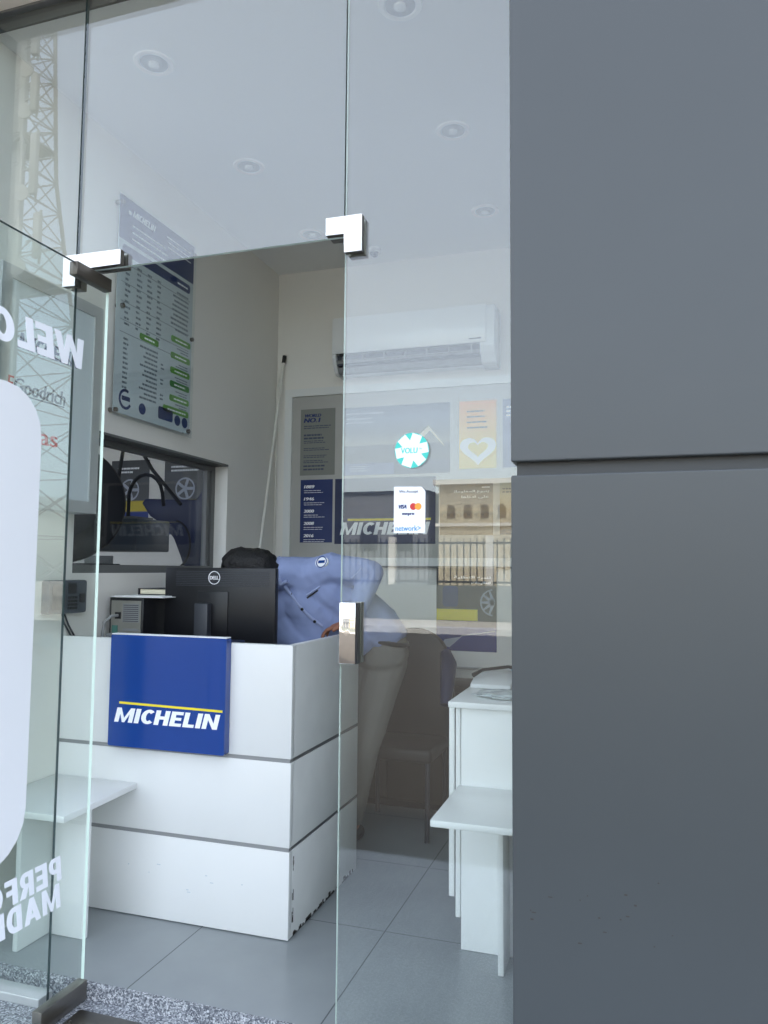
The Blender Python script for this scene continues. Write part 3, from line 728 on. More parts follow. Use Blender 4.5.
# blue sign
sg = thing('brand_sign', 'glossy blue square brand sign on the front of the reception counter', 'sign', (-1.78, YC, .67))
fs = front(0, YC-.040, 0)
b = B(); b.rect(fs, -2.060, .673, -1.522, 1.123, -.038, 0, r=.008); b.build('panel', 'blue', sg)
b = B(); b.rect(fs, -2.058, 1.1235, -1.524, 1.1275, -.038, -.002); b.build('top_edge', 'print', sg, smooth=False, label='white top edge of the sign')
b = B(); b.prism([(-2.010, .853), (-1.533, .846), (-1.533, .837), (-2.010, .844)], fs, 0, .0006); b.build('yellow_line', 'yellow', sg, smooth=False)
b = B(); b.block('MICHELIN', fs, -2.032, .770, .490, .058, .25, 0, .0006); b.build('lettering', 'print', sg, smooth=False)

# ------------------------------------------------------------------ things on the counter
mn = thing('computer_monitor', 'black computer monitor seen from behind on the reception counter', 'monitor', (-1.79, 3.11, .925))
mx0, mx1, mz0, mz1, my = -2.080, -1.512, 1.050, 1.402, 3.10
b = B(); b.box(mx0, mx1, my, my+.035, mz0, mz1, .006); b.build('back_cover', 'black', mn)
b = B()
for k in range(9): b.box(mx0+.06, mx1-.03, my-.0012, my, 1.318+k*.008, 1.3215+k*.008)
b.build('vent_lines', 'charcoal', mn, smooth=False)
f = front(0, my, 0)
b = B(); b.ring(f, -1.820, 1.356, .027, .0305, 0, .0014, k=40); b.text('DELL', f, -1.842, 1.348, .044, .016, 0, 0, .0014, bold=.001); b.build('logo', 'print', mn, smooth=False)
b = B(); b.box(-1.905, -1.745, my-.006, my+.002, 1.07, 1.295, .004); b.build('mount_plate', 'black', mn)
b = B(); b.box(-1.895, -1.825, my-.045, my-.004, .935, 1.24, .006); b.build('stand_neck', 'charcoal', mn)
b = B(); b.box(-1.93, -1.68, 2.99, 3.2, .926, .938, .004); b.build('stand_base', 'black', mn)
b = B(); b.box(mx0+.012, mx1-.012, my+.035, my+.037, mz0+.014, mz1-.012); b.build('screen', mat('dark_screen', (12, 13, 16), .1), mn, smooth=False)
b = B(); b.box(-1.86, -1.59, 2.80, 2.98, .926, 1.092, .004); t = b.build('document_box', 'navyd'); tag(t, 'dark navy document box standing on the worktop below the monitor', 'box')
t = thing('paper_sheet', 'white paper sheet leaning behind the counter front beside the monitor', 'paper', (-1.64, 2.9, .925))
b = B(); b.prism([(-1.745, 1.06), (-1.62, 1.06), (-1.622, 1.120), (-1.745, 1.085)], front(0, 2.795, 0), 0, .002); b.build('page', 'paper', t, smooth=False)
pc = thing('computer_tower', 'computer tower with metal rear panel left of the monitor', 'computer', (-2.2, 3.3, .925))
px0, px1, pz0, pz1, py = -2.298, -2.115, .926, 1.262, 2.99
b = B(); b.box(px0, px1, py, py+.36, pz0, pz1, .004); b.build('case', 'black', pc)
f = front(0, py, 0)
b = B(); b.rect(f, px0+.012, pz0+.01, px1-.012, pz1-.014, 0, .003); b.build('rear_plate', 'silver', pc, smooth=False)
b = B(); b.rect(f, px0+.075, 1.15, px1-.02, 1.235, .003, .0045); b.build('fan_grille', 'grey', pc, smooth=False)
b = B()
for i in range(9): b.rect(f, px0+.079, 1.154+i*.009, px1-.024, 1.157+i*.009, .0045, .0055)
b.build('grille_slots', 'charcoal', pc, smooth=False)
b = B(); b.rect(f, px0+.035, 1.165, px0+.065, 1.195, .003, .006); b.build('power_socket', 'black', pc, smooth=False)
b = B(); b.tube([(px0+.05, py-.004, 1.18), (px0+.04, py-.04, 1.178), (px0+.02, py-.06, 1.15), (px0+.012, py-.06, 1.10), (px0+.03, py-.05, 1.0)], .007); b.build('power_cable', 'grey', pc)
b = B(); b.box(px0+.012, px0+.09, py-.04, py-.003, 1.085, 1.10, .003); b.rect(f, px0+.08, 1.112, px1-.02, 1.122, .003, .005); b.build('video_plug', 'grey', pc)
b = B(); b.rect(f, px0+.02, 1.08, px0+.05, 1.135, .003, .006); b.build('teal_port', mat('dull_teal', (70, 120, 110), .5), pc, smooth=False)
bk = thing('ledger_book', 'thick cream paged book lying on the computer tower', 'book', (-2.2, 3.25, 1.257))
b = B(); b.box(-2.25, -2.03, 3.15, 3.33, 1.274, 1.297, .002); b.build('pages', 'cream', bk)
b = B(); b.box(-2.254, -2.026, 3.145, 3.335, 1.2698, 1.2735); b.box(-2.254, -2.026, 3.145, 3.335, 1.2975, 1.3005); b.box(-2.259, -2.2545, 3.145, 3.335, 1.2698, 1.3005); b.build('cover', 'charcoal', bk, smooth=False)
b = B(); b.box(-2.295, -2.02, 3.0, 3.33, 1.2625, 1.266); b.box(-2.29, -2.04, 3.01, 3.32, 1.2665, 1.2695); t = b.build('loose_papers', 'paper', smooth=False); tag(t, 'loose white papers spread on top of the computer tower', 'paper')

# ------------------------------------------------------------------ benches and right desk
bn = thing('side_bench', 'low white bench in front of the reception counter, partly behind the glass door', 'bench', (-2.14, 2.5, 0))
b = B(); b.prism([(XL+.002, 2.285), (-1.916, 2.285), (-1.941, YC-.003), (XL+.002, YC-.003)], Fr((0, 0, .500), (1, 0, 0), (0, 1, 0)), 0, .024, bev=.003); b.build('seat_board', 'white', bn)
B().box(-2.138, -1.985, 2.50, 2.522, .002, .499, .002).build('leg', 'white', bn)
B().box(-2.172, -2.150, 2.345, 2.60, .002, .499, .002).build('leg', 'white', bn)
ds = thing('side_desk', 'tall white desk with dark gap lines beside the grey pillar', 'desk', (-.3, 3.1, 0))
B().box(-.672, .35, 2.868, 3.62, .884, .906, .003).build('desk_top', 'bright', ds)
B().box(-.627, .33, 2.893, 2.915, .002, .883, .002).build('front_panel', 'bright', ds)
B().box(-.672, -.651, 2.886, 2.908, .19, .883, .002).build('side_trim', 'bright', ds)
B().box(-.648, -.629, 2.890, 3.42, .115, .883, .004).build('side_panel', 'bright', ds)
B().box(-.652, -.647, 2.896, 2.91, .19, .883).build('gap_strip', 'scuff', ds, smooth=False)
b2 = thing('side_bench', 'low white bench shelf in front of the tall desk beside the pillar', 'bench', (-.3, 2.7, 0))
b = B(); b.box(-.637, .2, 2.462, 2.891, .573, .597, .006); b.build('seat_board', 'bright', b2)
B().box(-.466, -.446, 2.752, 2.890, .002, .572, .002).build('leg', 'bright', b2)
B().box(-.425, -.30, 2.868, 2.890, .002, .572, .002).build('leg', 'bright', b2)
t = thing('desk_telephone', 'white phone with dark handset strip on the tall desk', 'telephone', (-.58, 3.3, .906))
b = B(); b.prism([(3.22, .907), (3.40, .907), (3.40, .965), (3.22, .925)], Fr((-.66, 0, 0), (0, 1, 0), (0, 0, 1)), 0, .17, bev=.005); b.build('base', 'acw', t)
b = B(); b.tube([(-.655, 3.26, .955), (-.62, 3.30, .975), (-.52, 3.36, .985), (-.48, 3.38, .975)], [.010, .007, .007, .011], 10); b.build('handset', 'black', t)
def crumple(name, label, cx, cy, cz, sx_, sy_, sz_, m, seed):
    rnd = random.Random(seed); bm = bmesh.new(); bmesh.ops.create_icosphere(bm, subdivisions=4, radius=1)
    from mathutils import noise as nz
    for v in bm.verts:
        d = 1+.45*nz.noise(v.co*2.2+Vector((seed, 0, 0)))+.25*abs(nz.noise(v.co*5+Vector((0, seed, 0))))
        c = v.co*d; v.co = Vector((cx+c.x*sx_, cy+c.y*sy_, cz+max(-.55, c.z)*sz_))
    b = B(); b.bm(bm); o = b.build(name, m); return tag(o, label, 'bag')
crumple('plastic_bag', 'crumpled clear plastic bag lying at the edge of the tall desk', -.49, 3.03, .918, .10, .08, .014, 'bag', 3)
crumple('tissue_bag', 'crumpled pale blue plastic bag behind the phone on the tall desk', -.47, 3.52, .96, .05, .05, .06, mat('pale_blue_film', (150, 196, 214), .3), 9)

# ------------------------------------------------------------------ dark visitor chair and cabinet
ch = thing('office_chair', 'dark high-backed chair between the counter and the tall desk', 'chair', (-1.2, 4.1, 0))
cx0, cx1 = -1.46, -1.00
pts = []
for k in range(13):
    a = PI*k/12; pts.append((-1.215+.205*math.cos(a), .90+.165*math.sin(a)))
b = B(); b.prism([(cx0+.03, .40), (cx1+.02, .40), (cx1+.03, .66)] + pts + [(cx0+.02, .66)], front(0, 4.36, 0), 0, .07, bev=.018); b.build('backrest', 'leather', ch)
b = B(); b.box(cx0, cx1, 3.90, 4.30, .40, .47, .02, seg=3); b.build('seat', 'leather', ch)
for x in (cx0+.03, cx1-.03):
    b = B(); b.tube([(x, 3.93, 0.0), (x, 3.94, .40)], .013, 10); b.build('leg', 'charcoal', ch)
    b = B(); b.tube([(x, 4.33, 0.0), (x, 4.31, .40)], .013, 10); b.build('leg', 'charcoal', ch)
b = B(); b.tube([(-1.02, 4.30, .93), (-.985, 4.22, .88), (-.97, 4.12, .78), (-.965, 4.06, .68)], [.03, .045, .04, .028], 12); b.build('armrest', 'navyd', ch)
b = B(); b.tube([(cx0+.0, 4.30, .66), (cx0+.0, 4.0, .66), (cx0+.0, 3.95, .42)], .018, 10); b.build('armrest', 'charcoal', ch)
cb = thing('low_cabinet', 'dark walnut low cabinet against the back wall behind the chair', 'cabinet', (-1.3, 4.6, 0))
B().box(-1.90, -.90, 4.44, 4.76, .04, .70, .004).build('carcass', 'wood', cb)
B().box(-1.92, -.88, 4.42, 4.765, .70, .73, .004).build('cabinet_top', 'wood', cb)
for x in (-1.88, -1.40):
    d = B().box(x, x+.47, 4.425, 4.44, .06, .69, .003).build('door', 'wood', cb)
    B().tube([(x+.42, 4.41, .40), (x+.42, 4.41, .50)], .006).build('handle', 'steel', d)
B().box(-1.88, -.92, 4.46, 4.75, 0.001, .04).build('plinth', 'black', cb, smooth=False)

# ------------------------------------------------------------------ person
def blob(name, chains, m, parent, voxel=.008, smooth=6, extra=None, label=None):
    """one continuous skin over tapering limbs: chains of (point, radius or (rx,ry,rz))"""
    bm = bmesh.new()
    def ball(c, r):
        r = (r, r, r) if not isinstance(r, (tuple, list)) else r
        q = bmesh.ops.create_icosphere(bm, subdivisions=2, radius=1)
        for v in q['verts']: v.co = Vector((c[0]+v.co.x*r[0], c[1]+v.co.y*r[1], c[2]+v.co.z*r[2]))
    for chn in chains:
        for (p, r), (q, s) in zip(chn[:-1], chn[1:]):
            p, q = Vector(p), Vector(q)
            r3 = Vector((r,)*3 if not isinstance(r, (tuple, list)) else r); s3 = Vector((s,)*3 if not isinstance(s, (tuple, list)) else s)
            n = max(2, int((p-q).length/(min(*r3, *s3)*.3))+1)
            for i in range(n+1): ball(p.lerp(q, i/n), tuple(r3.lerp(s3, i/n)))
        if len(chn) == 1: ball(*chn[0])
    me = bpy.data.meshes.new('tmp'); bm.to_mesh(me); bm.free()
    o = bpy.data.objects.new('tmp', me); COL.objects.link(o)
    r = o.modifiers.new('r', 'REMESH'); r.mode = 'VOXEL'; r.voxel_size = voxel
    sm = o.modifiers.new('s', 'SMOOTH'); sm.iterations = smooth; sm.factor = .5
    bpy.context.view_layer.update()
    e = bpy.data.meshes.new_from_object(o.evaluated_get(bpy.context.evaluated_depsgraph_get()))
    b = B(); b.add([v.co.copy() for v in e.vertices], [tuple(p.vertices) for p in e.polygons])
    if extra: b.v = [extra(v) for v in b.v]
    bpy.data.objects.remove(o); bpy.data.meshes.remove(me); bpy.data.meshes.remove(e)
    return b.build(name, m, parent, label=label)
from mathutils import noise as NZ
pr = thing('person', 'person in a light blue shirt bending down behind the computer monitor', 'person', (-1.35, 3.75, 0))
HD = Vector((-1.745, 3.290, 1.395)); NK = Vector((-1.60, 3.36, 1.385)); CHS = Vector((-1.43, 3.50, 1.31)); WA = Vector((-1.25, 3.66, 1.13)); PV = Vector((-1.215, 3.73, .98))
LS = Vector((-1.375, 3.42, 1.402)); LE = Vector((-1.190, 3.47, 1.385)); LWr = Vector((-1.245, 3.405, 1.180)); 
RS = Vector((-1.56, 3.44, 1.27)); RE = Vector((-1.74, 3.33, 1.14)); RW = Vector((-1.80, 3.22, 1.00))
LH = Vector((-1.20, 3.75, .93)); RH = Vector((-1.32, 3.78, .93)); LK = Vector((-1.30, 3.70, .50)); RK = Vector((-1.44, 3.74, .50)); LA = Vector((-1.40, 3.82, .09)); RA = Vector((-1.52, 3.86, .09))
def hand(w, d, up, palm_n):
    """wrist w, finger direction d, list of chains"""
    d = Vector(d).normalized(); n = Vector(palm_n).normalized(); sd = d.cross(n).normalized()
    ch_ = [[(w, .026), (w+d*.035, (.030, .030, .018)), (w+d*.075, (.032, .032, .016))]]
    for k, (o_, L) in enumerate(((-.030, .066), (-.010, .076), (.010, .072), (.029, .056))):
        a = w+d*.082+sd*o_; m1 = a+d*L*.5+n*.004; m2 = m1+d*L*.32-n*.012; m3 = m2+d*L*.2-n*.018
        ch_.append([(a-d*.02, .0095), (a, .0092), (m1, .0085), (m2, .0078), (m3, .0068)])
    a = w+d*.025-sd*.028
    ch_.append([(a, .013), (a+d*.028-sd*.026, .0115), (a+d*.058-sd*.030-n*.008, .0095)])
    return ch_
hl = hand(LWr+Vector((-.016, -.004, -.024)), (-.85, -.15, -.32), None, (-.3, -.1, .95))
hr = hand(RW, (-.8, -.4, -.15), None, (0, 0, 1))
body = [[(HD+Vector((-.03, 0, -.01)), (.095, .085, .092)), (HD+Vector((.03, .0, .0)), (.10, .08, .09))],
        [(HD+Vector((-.055, -.03, -.06)), .062), (HD+Vector((-.075, -.04, -.085)), .045)],
        [(HD+Vector((-.105, -.05, -.05)), .016), (HD+Vector((-.122, -.055, -.066)), .013)],
        [(HD+Vector((-.01, -.088, -.02)), (.022, .012, .030))], [(HD+Vector((-.01, .082, -.02)), (.022, .012, .030))],
        [(HD+Vector((.06, .02, -.01)), .062), (NK+Vector((.02, .02, -.01)), .060)],
        [(NK, .055), (CHS, (.12, .11, .10)), (WA, (.10, .10, .10)), (PV, (.105, .10, .10))],
        [(RS, .055), (LS, .055)],
        [(LS, .050), (LE, .042), (LWr, .030)], [(RS, .05), (RE, .04), (RW, .028)],
        [(LH, .085), (LK, .058), (LA, .042)], [(RH, .085), (RK, .058), (RA, .042)],
        [(LA, .04), (LA+Vector((-.02, -.15, -.045)), (.04, .05, .03))], [(RA, .04), (RA+Vector((-.02, -.15, -.045)), (.04, .05, .03))]] + hl + hr
blob('body', body, 'skin', pr, voxel=.006, smooth=3)
def hairw(v): return v + Vector((1, 1, 1))*.006*NZ.noise(v*45)
blob('hair', [[(HD+Vector((-.045, .0, .018)), (.098, .094, .092)), (HD+Vector((.045, .01, .012)), (.098, .092, .092))], [(HD+Vector((.05, .01, .0)), (.08, .08, .075)), (HD+Vector((.115, .04, -.012)), (.050, .06, .058))]], 'hair', pr, voxel=.008, smooth=4, extra=hairw)
# face details
for s_ in (-1, 1):
    c = HD+Vector((-.118, -.045+.034*s_, -.018)); b = B(); b.lathe([(.010, 0), (.009, .004), (0, .006)], c, (-1, -.3, -.3), seg=14); b.build('eye', 'print', pr)
b = B(); b.tube([HD+Vector((-.112, -.075, -.092)), HD+Vector((-.118, -.052, -.098)), HD+Vector((-.110, -.026, -.094))], .006, 8); b.build('mouth', mat('lip_brown', (120, 64, 54), .5), pr)
def wr(v): return v + Vector((.6, -.8, .4))*(.010*NZ.noise(v*11)+.006*NZ.noise(Vector((v.x*26+v.z*18, v.y*8, v.z*14))))
shirt = [[(NK+Vector((-.005, .010, -.006)), .082), (CHS+Vector((-.07, -.03, .045)), (.115, .12, .105)), (CHS, (.150, .14, .128)), (CHS.lerp(WA, .5), (.146, .14, .128)), (WA, (.146, .14, .124)), (WA+Vector((.02, .04, -.05)), (.150, .145, .10))],
         [(Vector((-1.53, 3.44, 1.24)), (.12, .11, .12)), (Vector((-1.34, 3.58, 1.06)), (.13, .12, .11))],
         [(Vector((-1.62, 3.44, 1.12)), (.09, .09, .12)), (Vector((-1.52, 3.48, 1.04)), (.10, .09, .10))],
         [(Vector((-1.50, 3.46, 1.20)), (.13, .11, .12)), (Vector((-1.46, 3.52, 1.04)), (.13, .11, .10))],
         [(RS, .072), (NK.lerp(CHS, .5)+Vector((0, 0, .0)), .10), (LS, .078)],
         [(LS, .080), (LS.lerp(LE, .5), .070), (LE, .062), (LE.lerp(LWr, .5), .055), (LE.lerp(LWr, .86), .044)], [(RS, .075), (RE, .06), (RE.lerp(RW, .85), .046)]]
blob('shirt', shirt, 'shirt', pr, voxel=.008, smooth=5, extra=wr)
def wt(v): return v + Vector((.6, -.6, 0))*(.010*NZ.noise(v*9))
blob('trousers', [[(WA+Vector((.02, .03, -.02)), (.135, .13, .08)), (PV, (.142, .135, .11))], [(LH, .112), (LK, .080), (LA+Vector((0, 0, .04)), .062)], [(RH, .112), (RK, .080), (RA+Vector((0, 0, .04)), .062)]], 'khaki', pr, voxel=.009, smooth=5, extra=wt)
for a in (LA, RA):
    blob('shoe', [[(a+Vector((.01, .04, -.05)), (.045, .05, .04)), (a+Vector((-.03, -.16, -.055)), (.045, .06, .034))]], 'black', pr, voxel=.008, smooth=3)
# belt, collar, placket, pocket, badge (children of the person)
bc = WA+Vector((.032, .055, -.075))
ring_pts = [bc+Vector((.133*math.cos(2*PI*k/28), .129*math.sin(2*PI*k/28), -.03*math.cos(2*PI*k/28))) for k in range(28)]
b = B(); b.tube(ring_pts, .012, 8, closed=True); b.build('belt', 'black', pr)
from mathutils.bvhtree import BVHTree
so = [c for c in pr.children if c.name.startswith('shirt')][0]
org = ORG[pr.name]
bvh = BVHTree.FromPolygons([v.co + org for v in so.data.vertices], [tuple(p.vertices) for p in so.data.polygons])
VIEW = Vector((-.40, .91, -.05)).normalized()
def on_shirt(x, z):
    """point and normal where the cloth is met going into the room at about this x, z"""
    s = Vector((x, 2.9, z)); h = bvh.ray_cast(s, Vector((0, 1, 0)))
    if h[0] is None: h = bvh.find_nearest(Vector((x, 3.4, z)))
    return h[0], h[1]
def strip(name, xz, r, m, flat=.4):
    pts = [on_shirt(*q) for q in xz]
    b = B(); b.tube([p+n*r*.2 for p, n in pts], r, 8); return b.build(name, m, pr)
strip('collar', [(-1.640, 1.452), (-1.618, 1.42), (-1.600, 1.375), (-1.585, 1.33), (-1.555, 1.345)], .014, 'shirtd')
strip('button_placket', [(-1.575, 1.32), (-1.54, 1.27), (-1.495, 1.215), (-1.45, 1.165), (-1.41, 1.13)], .008, 'shirtd')
for q in ((-1.545, 1.278), (-1.49, 1.212), (-1.44, 1.155)):
    p, n = on_shirt(*q); b = B(); b.lathe([(.0075, 0), (.0075, .003), (.005, .0045)], p+n*.008, n, seg=14); b.build('button', 'black', pr)
strip('pocket_edge', [(-1.475, 1.275), (-1.445, 1.295), (-1.410, 1.318)], .005, 'shirtd')
strip('pen', [(-1.472, 1.262), (-1.443, 1.284), (-1.42, 1.30)], .004, 'black')
strip('sleeve_seam', [(-1.28, 1.26), (-1.285, 1.31), (-1.26, 1.36), (-1.215, 1.405)], .004, 'shirtd')
p, n = on_shirt(-1.395, 1.432)
u = Vector((1, 0, 0)); u = (u-n*u.dot(n)).normalized(); fb = Fr(p+n*.001, u, n.cross(u))
bdg = B(); bdg.disc(fb, 0, 0, .034, -.008, .003, ry=.028); bd = bdg.build('shoulder_badge', 'print', pr)
b = B(); b.ring(fb, 0, 0, .024, .029, .003, .0038, k=32); b.rect(fb, -.018, -.006, .018, .008, .003, .0038); b.build('badge_mark', 'blue', pr, smooth=False)

# ------------------------------------------------------------------ workshop behind the tinted window
wx0, wx1 = -5.4, XL-.13
struct(B().box(wx0, wx1, 2.35, 5.4, -.14, -.02).build('workshop_floor', 'asphalt', smooth=False), 'bare floor of the workshop beyond the tinted window', 'floor')
struct(B().box(wx0, wx1, 5.2, 5.3, 0, 4.2).build('workshop_wall', 'wall', smooth=False), 'white far wall of the workshop beyond the tinted window', 'wall')
struct(B().box(wx0-.1, wx0, 2.2, 5.3, 0, 4.2).build('workshop_side_wall', 'wall', smooth=False), 'white side wall of the workshop', 'wall')
for i, (x0, x1) in enumerate(((-4.02, -3.66), (-3.52, -3.14))):  # posters mirrored in the window pane, built as sheets in the workshop
    m = ramp_mat('print_wheel_b', 2, [(0, (30, 52, 124)), (.30, (32, 56, 128)), (.32, (206, 186, 60)), (.44, (206, 186, 60)), (.46, (86, 88, 90)), (1, (66, 68, 72))])
    t, f = poster('wall_poster', ['dim wheel poster with yellow and blue bands, left of two behind the tinted window',
                  'dim wheel poster with yellow and blue bands, right of two behind the tinted window'][i], x0, 1.66, x1, 2.26, m, 5.198)
    t['group'] = 'workshop posters'
    b = B(); b.ring(f, (x0+x1)/2, 2.02, .075, .088, 0, .0008)
    for k in range(5):
        a = math.radians(72*k); c, s_ = math.cos(a), math.sin(a); w = .012; cx = (x0+x1)/2
        b.prism([(cx+s_*w, 2.02-c*w), (cx+.08*c+s_*w, 2.02+.08*s_-c*w), (cx+.08*c-s_*w, 2.02+.08*s_+c*w), (cx-s_*w, 2.02+c*w)], f, 0, .0006+k*.0001)
    b.build('pale_wheel', 'inkl', t, smooth=False)
    b = B(); bars(b, f, x0+.06, x1-.06, 2.15, 2.21, 2, 0, .0006); b.build('small_print', 'print', t, smooth=False)
# tyre standing on a rack
tr = thing('tyre', 'black car tyre seen upright at the left edge of the tinted window', 'tyre', (-2.95, 3.62, 1.42))
b = B(); prf = [(.20, -.08), (.30, -.095), (.335, -.085), (.345, -.05), (.345, .05), (.335, .085), (.30, .095), (.20, .08)]
b.lathe(prf + [prf[0]], (-3.13, 3.62, 1.766), (.65, -.76, 0), seg=40); b.build('tread', 'tyre', tr)
b = B(); b.lathe([(.20, -.06), (.17, -.05), (.05, -.045), (0, -.04)], (-3.13, 3.62, 1.766), (.65, -.76, 0), seg=30); b.build('wheel_rim', 'charcoal', tr)
rk = thing('tyre_stand', 'dark tall tyre stand in the workshop at the left of the tinted window', 'stand', (-3.1, 3.62, -.02))
B().box(-3.40, -2.86, 3.45, 3.80, 1.36, 1.42).build('shelf', 'dark', rk, smooth=False)
for x in (-3.39, -2.91):
    for y in (3.46, 3.75): B().box(x, x+.04, y, y+.04, -.02, 1.36).build('leg', 'dark', rk, smooth=False)
mc = thing('workshop_machine', 'grey metal workshop machine box seen through the tinted window', 'machine', (-3.0, 4.1, -.02))
B().box(-3.30, -2.86, 3.95, 4.30, 1.50, 1.70, .01).build('control_box', 'slate', mc)
B().box(-3.30, -2.86, 3.90, 4.35, 1.38, 1.41, .004).build('tray', 'frame', mc)
B().box(-3.15, -3.0, 4.05, 4.2, -.02, 1.38, .004).build('column', 'dark', mc)
B().box(-3.22, -3.02, 3.93, 3.95, 1.41, 1.47, .004).build('socket_panel', 'grey', mc)
B().box(-3.05, -2.92, 3.99, 4.2, 1.70, 1.715).build('top_cover', 'frame', mc)
dv = thing('dark_hopper', 'black curved workshop hopper at the right of the tinted window', 'hopper', (-3.0, 4.7, -.02))
hpz = [(-3.30, 1.855), (-3.27, 1.885), (-2.86, 1.87), (-2.80, 1.96), (-2.76, 1.96), (-2.78, 1.36), (-2.93, 1.36), (-2.97, 1.47), (-3.03, 1.60), (-3.12, 1.70), (-3.23, 1.76)]
b = B(); b.prism(hpz, front(0, 4.82, 0), 0, .22, bev=.012); b.build('body', 'navyd', dv)
B().box(-2.92, -2.8, 4.62, 4.8, -.02, 1.36).build('stand', 'dark', dv, smooth=False)
def cable(lb, pts, r=.009):
    t = B().tube(pts, r, 8).build('hanging_hose', 'blacksoft'); tag(t, lb, 'hose')
cable('thin black bar hanging straight left of the loop behind the tinted window', [(-3.16, 4.2, 2.9), (-3.16, 4.2, 2.2), (-3.24, 4.2, 1.70)], .012)
cable('black bar slanting down to the right behind the tinted window', [(-3.10, 4.25, 2.22), (-2.95, 4.22, 2.03), (-2.72, 4.2, 1.80)], .012)
arc = [(-3.17, 4.28, 1.70)] + [(-3.04+.13*math.cos(math.radians(a)), 4.28, 1.86+.15*math.sin(math.radians(a))) for a in range(170, 9, -20)] + [(-2.90, 4.28, 1.80)]
cable('black hose curving in an arch behind the tinted window', arc, .012)
arc = [(-2.86+.13*math.cos(math.radians(a)), 4.34, 1.55+.16*math.sin(math.radians(a))) for a in range(80, -120, -18)]
cable('thin black hose looping beside the grey machine behind the tinted window', arc, .007)
cable('thin vertical black hose hanging at the right side of the tinted window', [(-2.56, 4.5, 2.3), (-2.57, 4.5, 2.0), (-2.60, 4.5, 1.75), (-2.63, 4.5, 1.45), (-2.6, 4.5, 1.2)], .008)

# ------------------------------------------------------------------ the street the glass reflects
struct(B().box(-90, 60, -15.0, .55, ROAD-.3, ROAD).build('road', 'asphalt', smooth=False), 'sunlit asphalt yard in front of the shop', 'road')
struct(B().box(-90, 60, -60, -15.0, ROAD-.3, ROAD+.13).build('pavement', 'pave', smooth=False), 'pale paving across the street', 'pavement')
struct(B().box(-90, 60, -15.0, -14.7, ROAD-.2, ROAD+.16).build('kerb', 'kerb', smooth=False), 'pale kerb across the street', 'kerb')
fn = thing('railing_fence', 'long metal railing on a low wall across the street, mirrored in the glass', 'fence', (-4, -18, ROAD))
B().box(-16, 8, -18.15, -17.85, ROAD+.13, .95).build('low_wall', mat('grey_wall_render', (124, 128, 122), .9), fn, smooth=False)
b = B(); b.box(-16, 8, -18.03, -17.97, 1.02, 1.08); b.box(-16, 8, -18.03, -17.97, 2.18, 2.24)
for k in range(121): b.box(-16+.2*k, -15.97+.2*k, -18.015, -17.985, .95, 2.35)
b.build('railing', 'dark', fn, smooth=False)
for k in range(9):
    b = B(); b.box(-16.1+3*k, -15.9+3*k, -18.1, -17.9, .95, 2.4); b.build('post', 'kerb', fn, smooth=False)
bd_ = thing('arcaded_building', 'cream stone building with a row of small arches across the street, mirrored in the glass', 'building', (-4, -44, ROAD))
B().box(-11.5, 8, -50, -42, ROAD+.1, 6.7).build('wall', 'stone', bd_, smooth=False)
B().box(-11.8, 8.3, -50.2, -41.7, 6.7, 7.0).build('cornice', 'kerb', bd_, smooth=False)
B().box(-11.7, 8.2, -50.1, -41.85, 4.1, 4.3).build('string_course', 'kerb', bd_, smooth=False)
f = Fr((0, -41.99, 0), (-1, 0, 0), (0, 0, 1))
for k in range(18):
    u = -7.4+1.05*k
    b = B(); b.prism([(u, 4.6), (u+.5, 4.6), (u+.5, 5.2)] + [(u+.25+.25*math.cos(PI*j/8), 5.2+.25*math.sin(PI*j/8)) for j in range(1, 8)] + [(u, 5.2)], f, 0, .03); b.build('arched_window', 'stoned', bd_, smooth=False)
gb = thing('grey_building', 'plain grey block across the street, mirrored in the glass', 'building', (-22, -44, ROAD))
B().box(-30, -12.2, -50, -42, ROAD+.1, 6.2).build('wall', mat('grey_render', (128, 130, 132), .9), gb, smooth=False)
B().box(-30.1, -12.1, -50.1, -41.9, 6.2, 6.4).build('parapet', 'clad', gb, smooth=False)
f = Fr((0, -41.99, 0), (-1, 0, 0), (0, 0, 1))
for k in range(7):
    b = B(); b.rect(f, 13.2+2.3*k, 2.6, 14.4+2.3*k, 4.2, 0, .03); b.build('window', 'charcoal', gb, smooth=False)
# lattice tower
tw_ = thing('lattice_tower', 'tall steel lattice mast with antennas, mirrored in the left glass', 'tower', (-23.9, -20.6, ROAD))
TX, TY = -24.5, -20.6
def hw(z): return 2.9 - (z+.2)*.105 if z < 18 else max(.55, .99-(z-18)*.03)
lv = [-.1, 2.6, 5.2, 7.6, 9.8, 11.8, 13.6, 15.2, 16.6, 17.9, 19.1, 20.2, 21.3, 22.4, 23.5, 24.6, 25.7, 26.8]
for sx_, sy_ in ((1, 1), (1, -1), (-1, 1), (-1, -1)):
    b = B(); b.tube([(TX+sx_*hw(z), TY+sy_*hw(z), z) for z in lv], .085, 6); b.build('leg', 'tower', tw_)
b = B()
for z0, z1 in zip(lv[:-1], lv[1:]):
    a, c = hw(z0), hw(z1)
    for q in ((1, 1), (1, -1), (-1, 1), (-1, -1)):
        pass
    cs0 = [(TX+x*a, TY+y*a, z0) for x, y in ((1, 1), (1, -1), (-1, -1), (-1, 1))]; cs1 = [(TX+x*c, TY+y*c, z1) for x, y in ((1, 1), (1, -1), (-1, -1), (-1, 1))]
    for i in range(4):
        j = (i+1) % 4; b.tube([cs0[i], cs1[j]], .032, 5); b.tube([cs0[j], cs1[i]], .032, 5); b.tube([cs1[i], cs1[j]], .028, 5)
b.build('lattice_bracing', 'tower', tw_)
b = B(); b.box(TX-.45, TX+.35, TY+.1, TY+.4, 0, 25); b.build('cable_tray', 'tower', tw_, smooth=False)
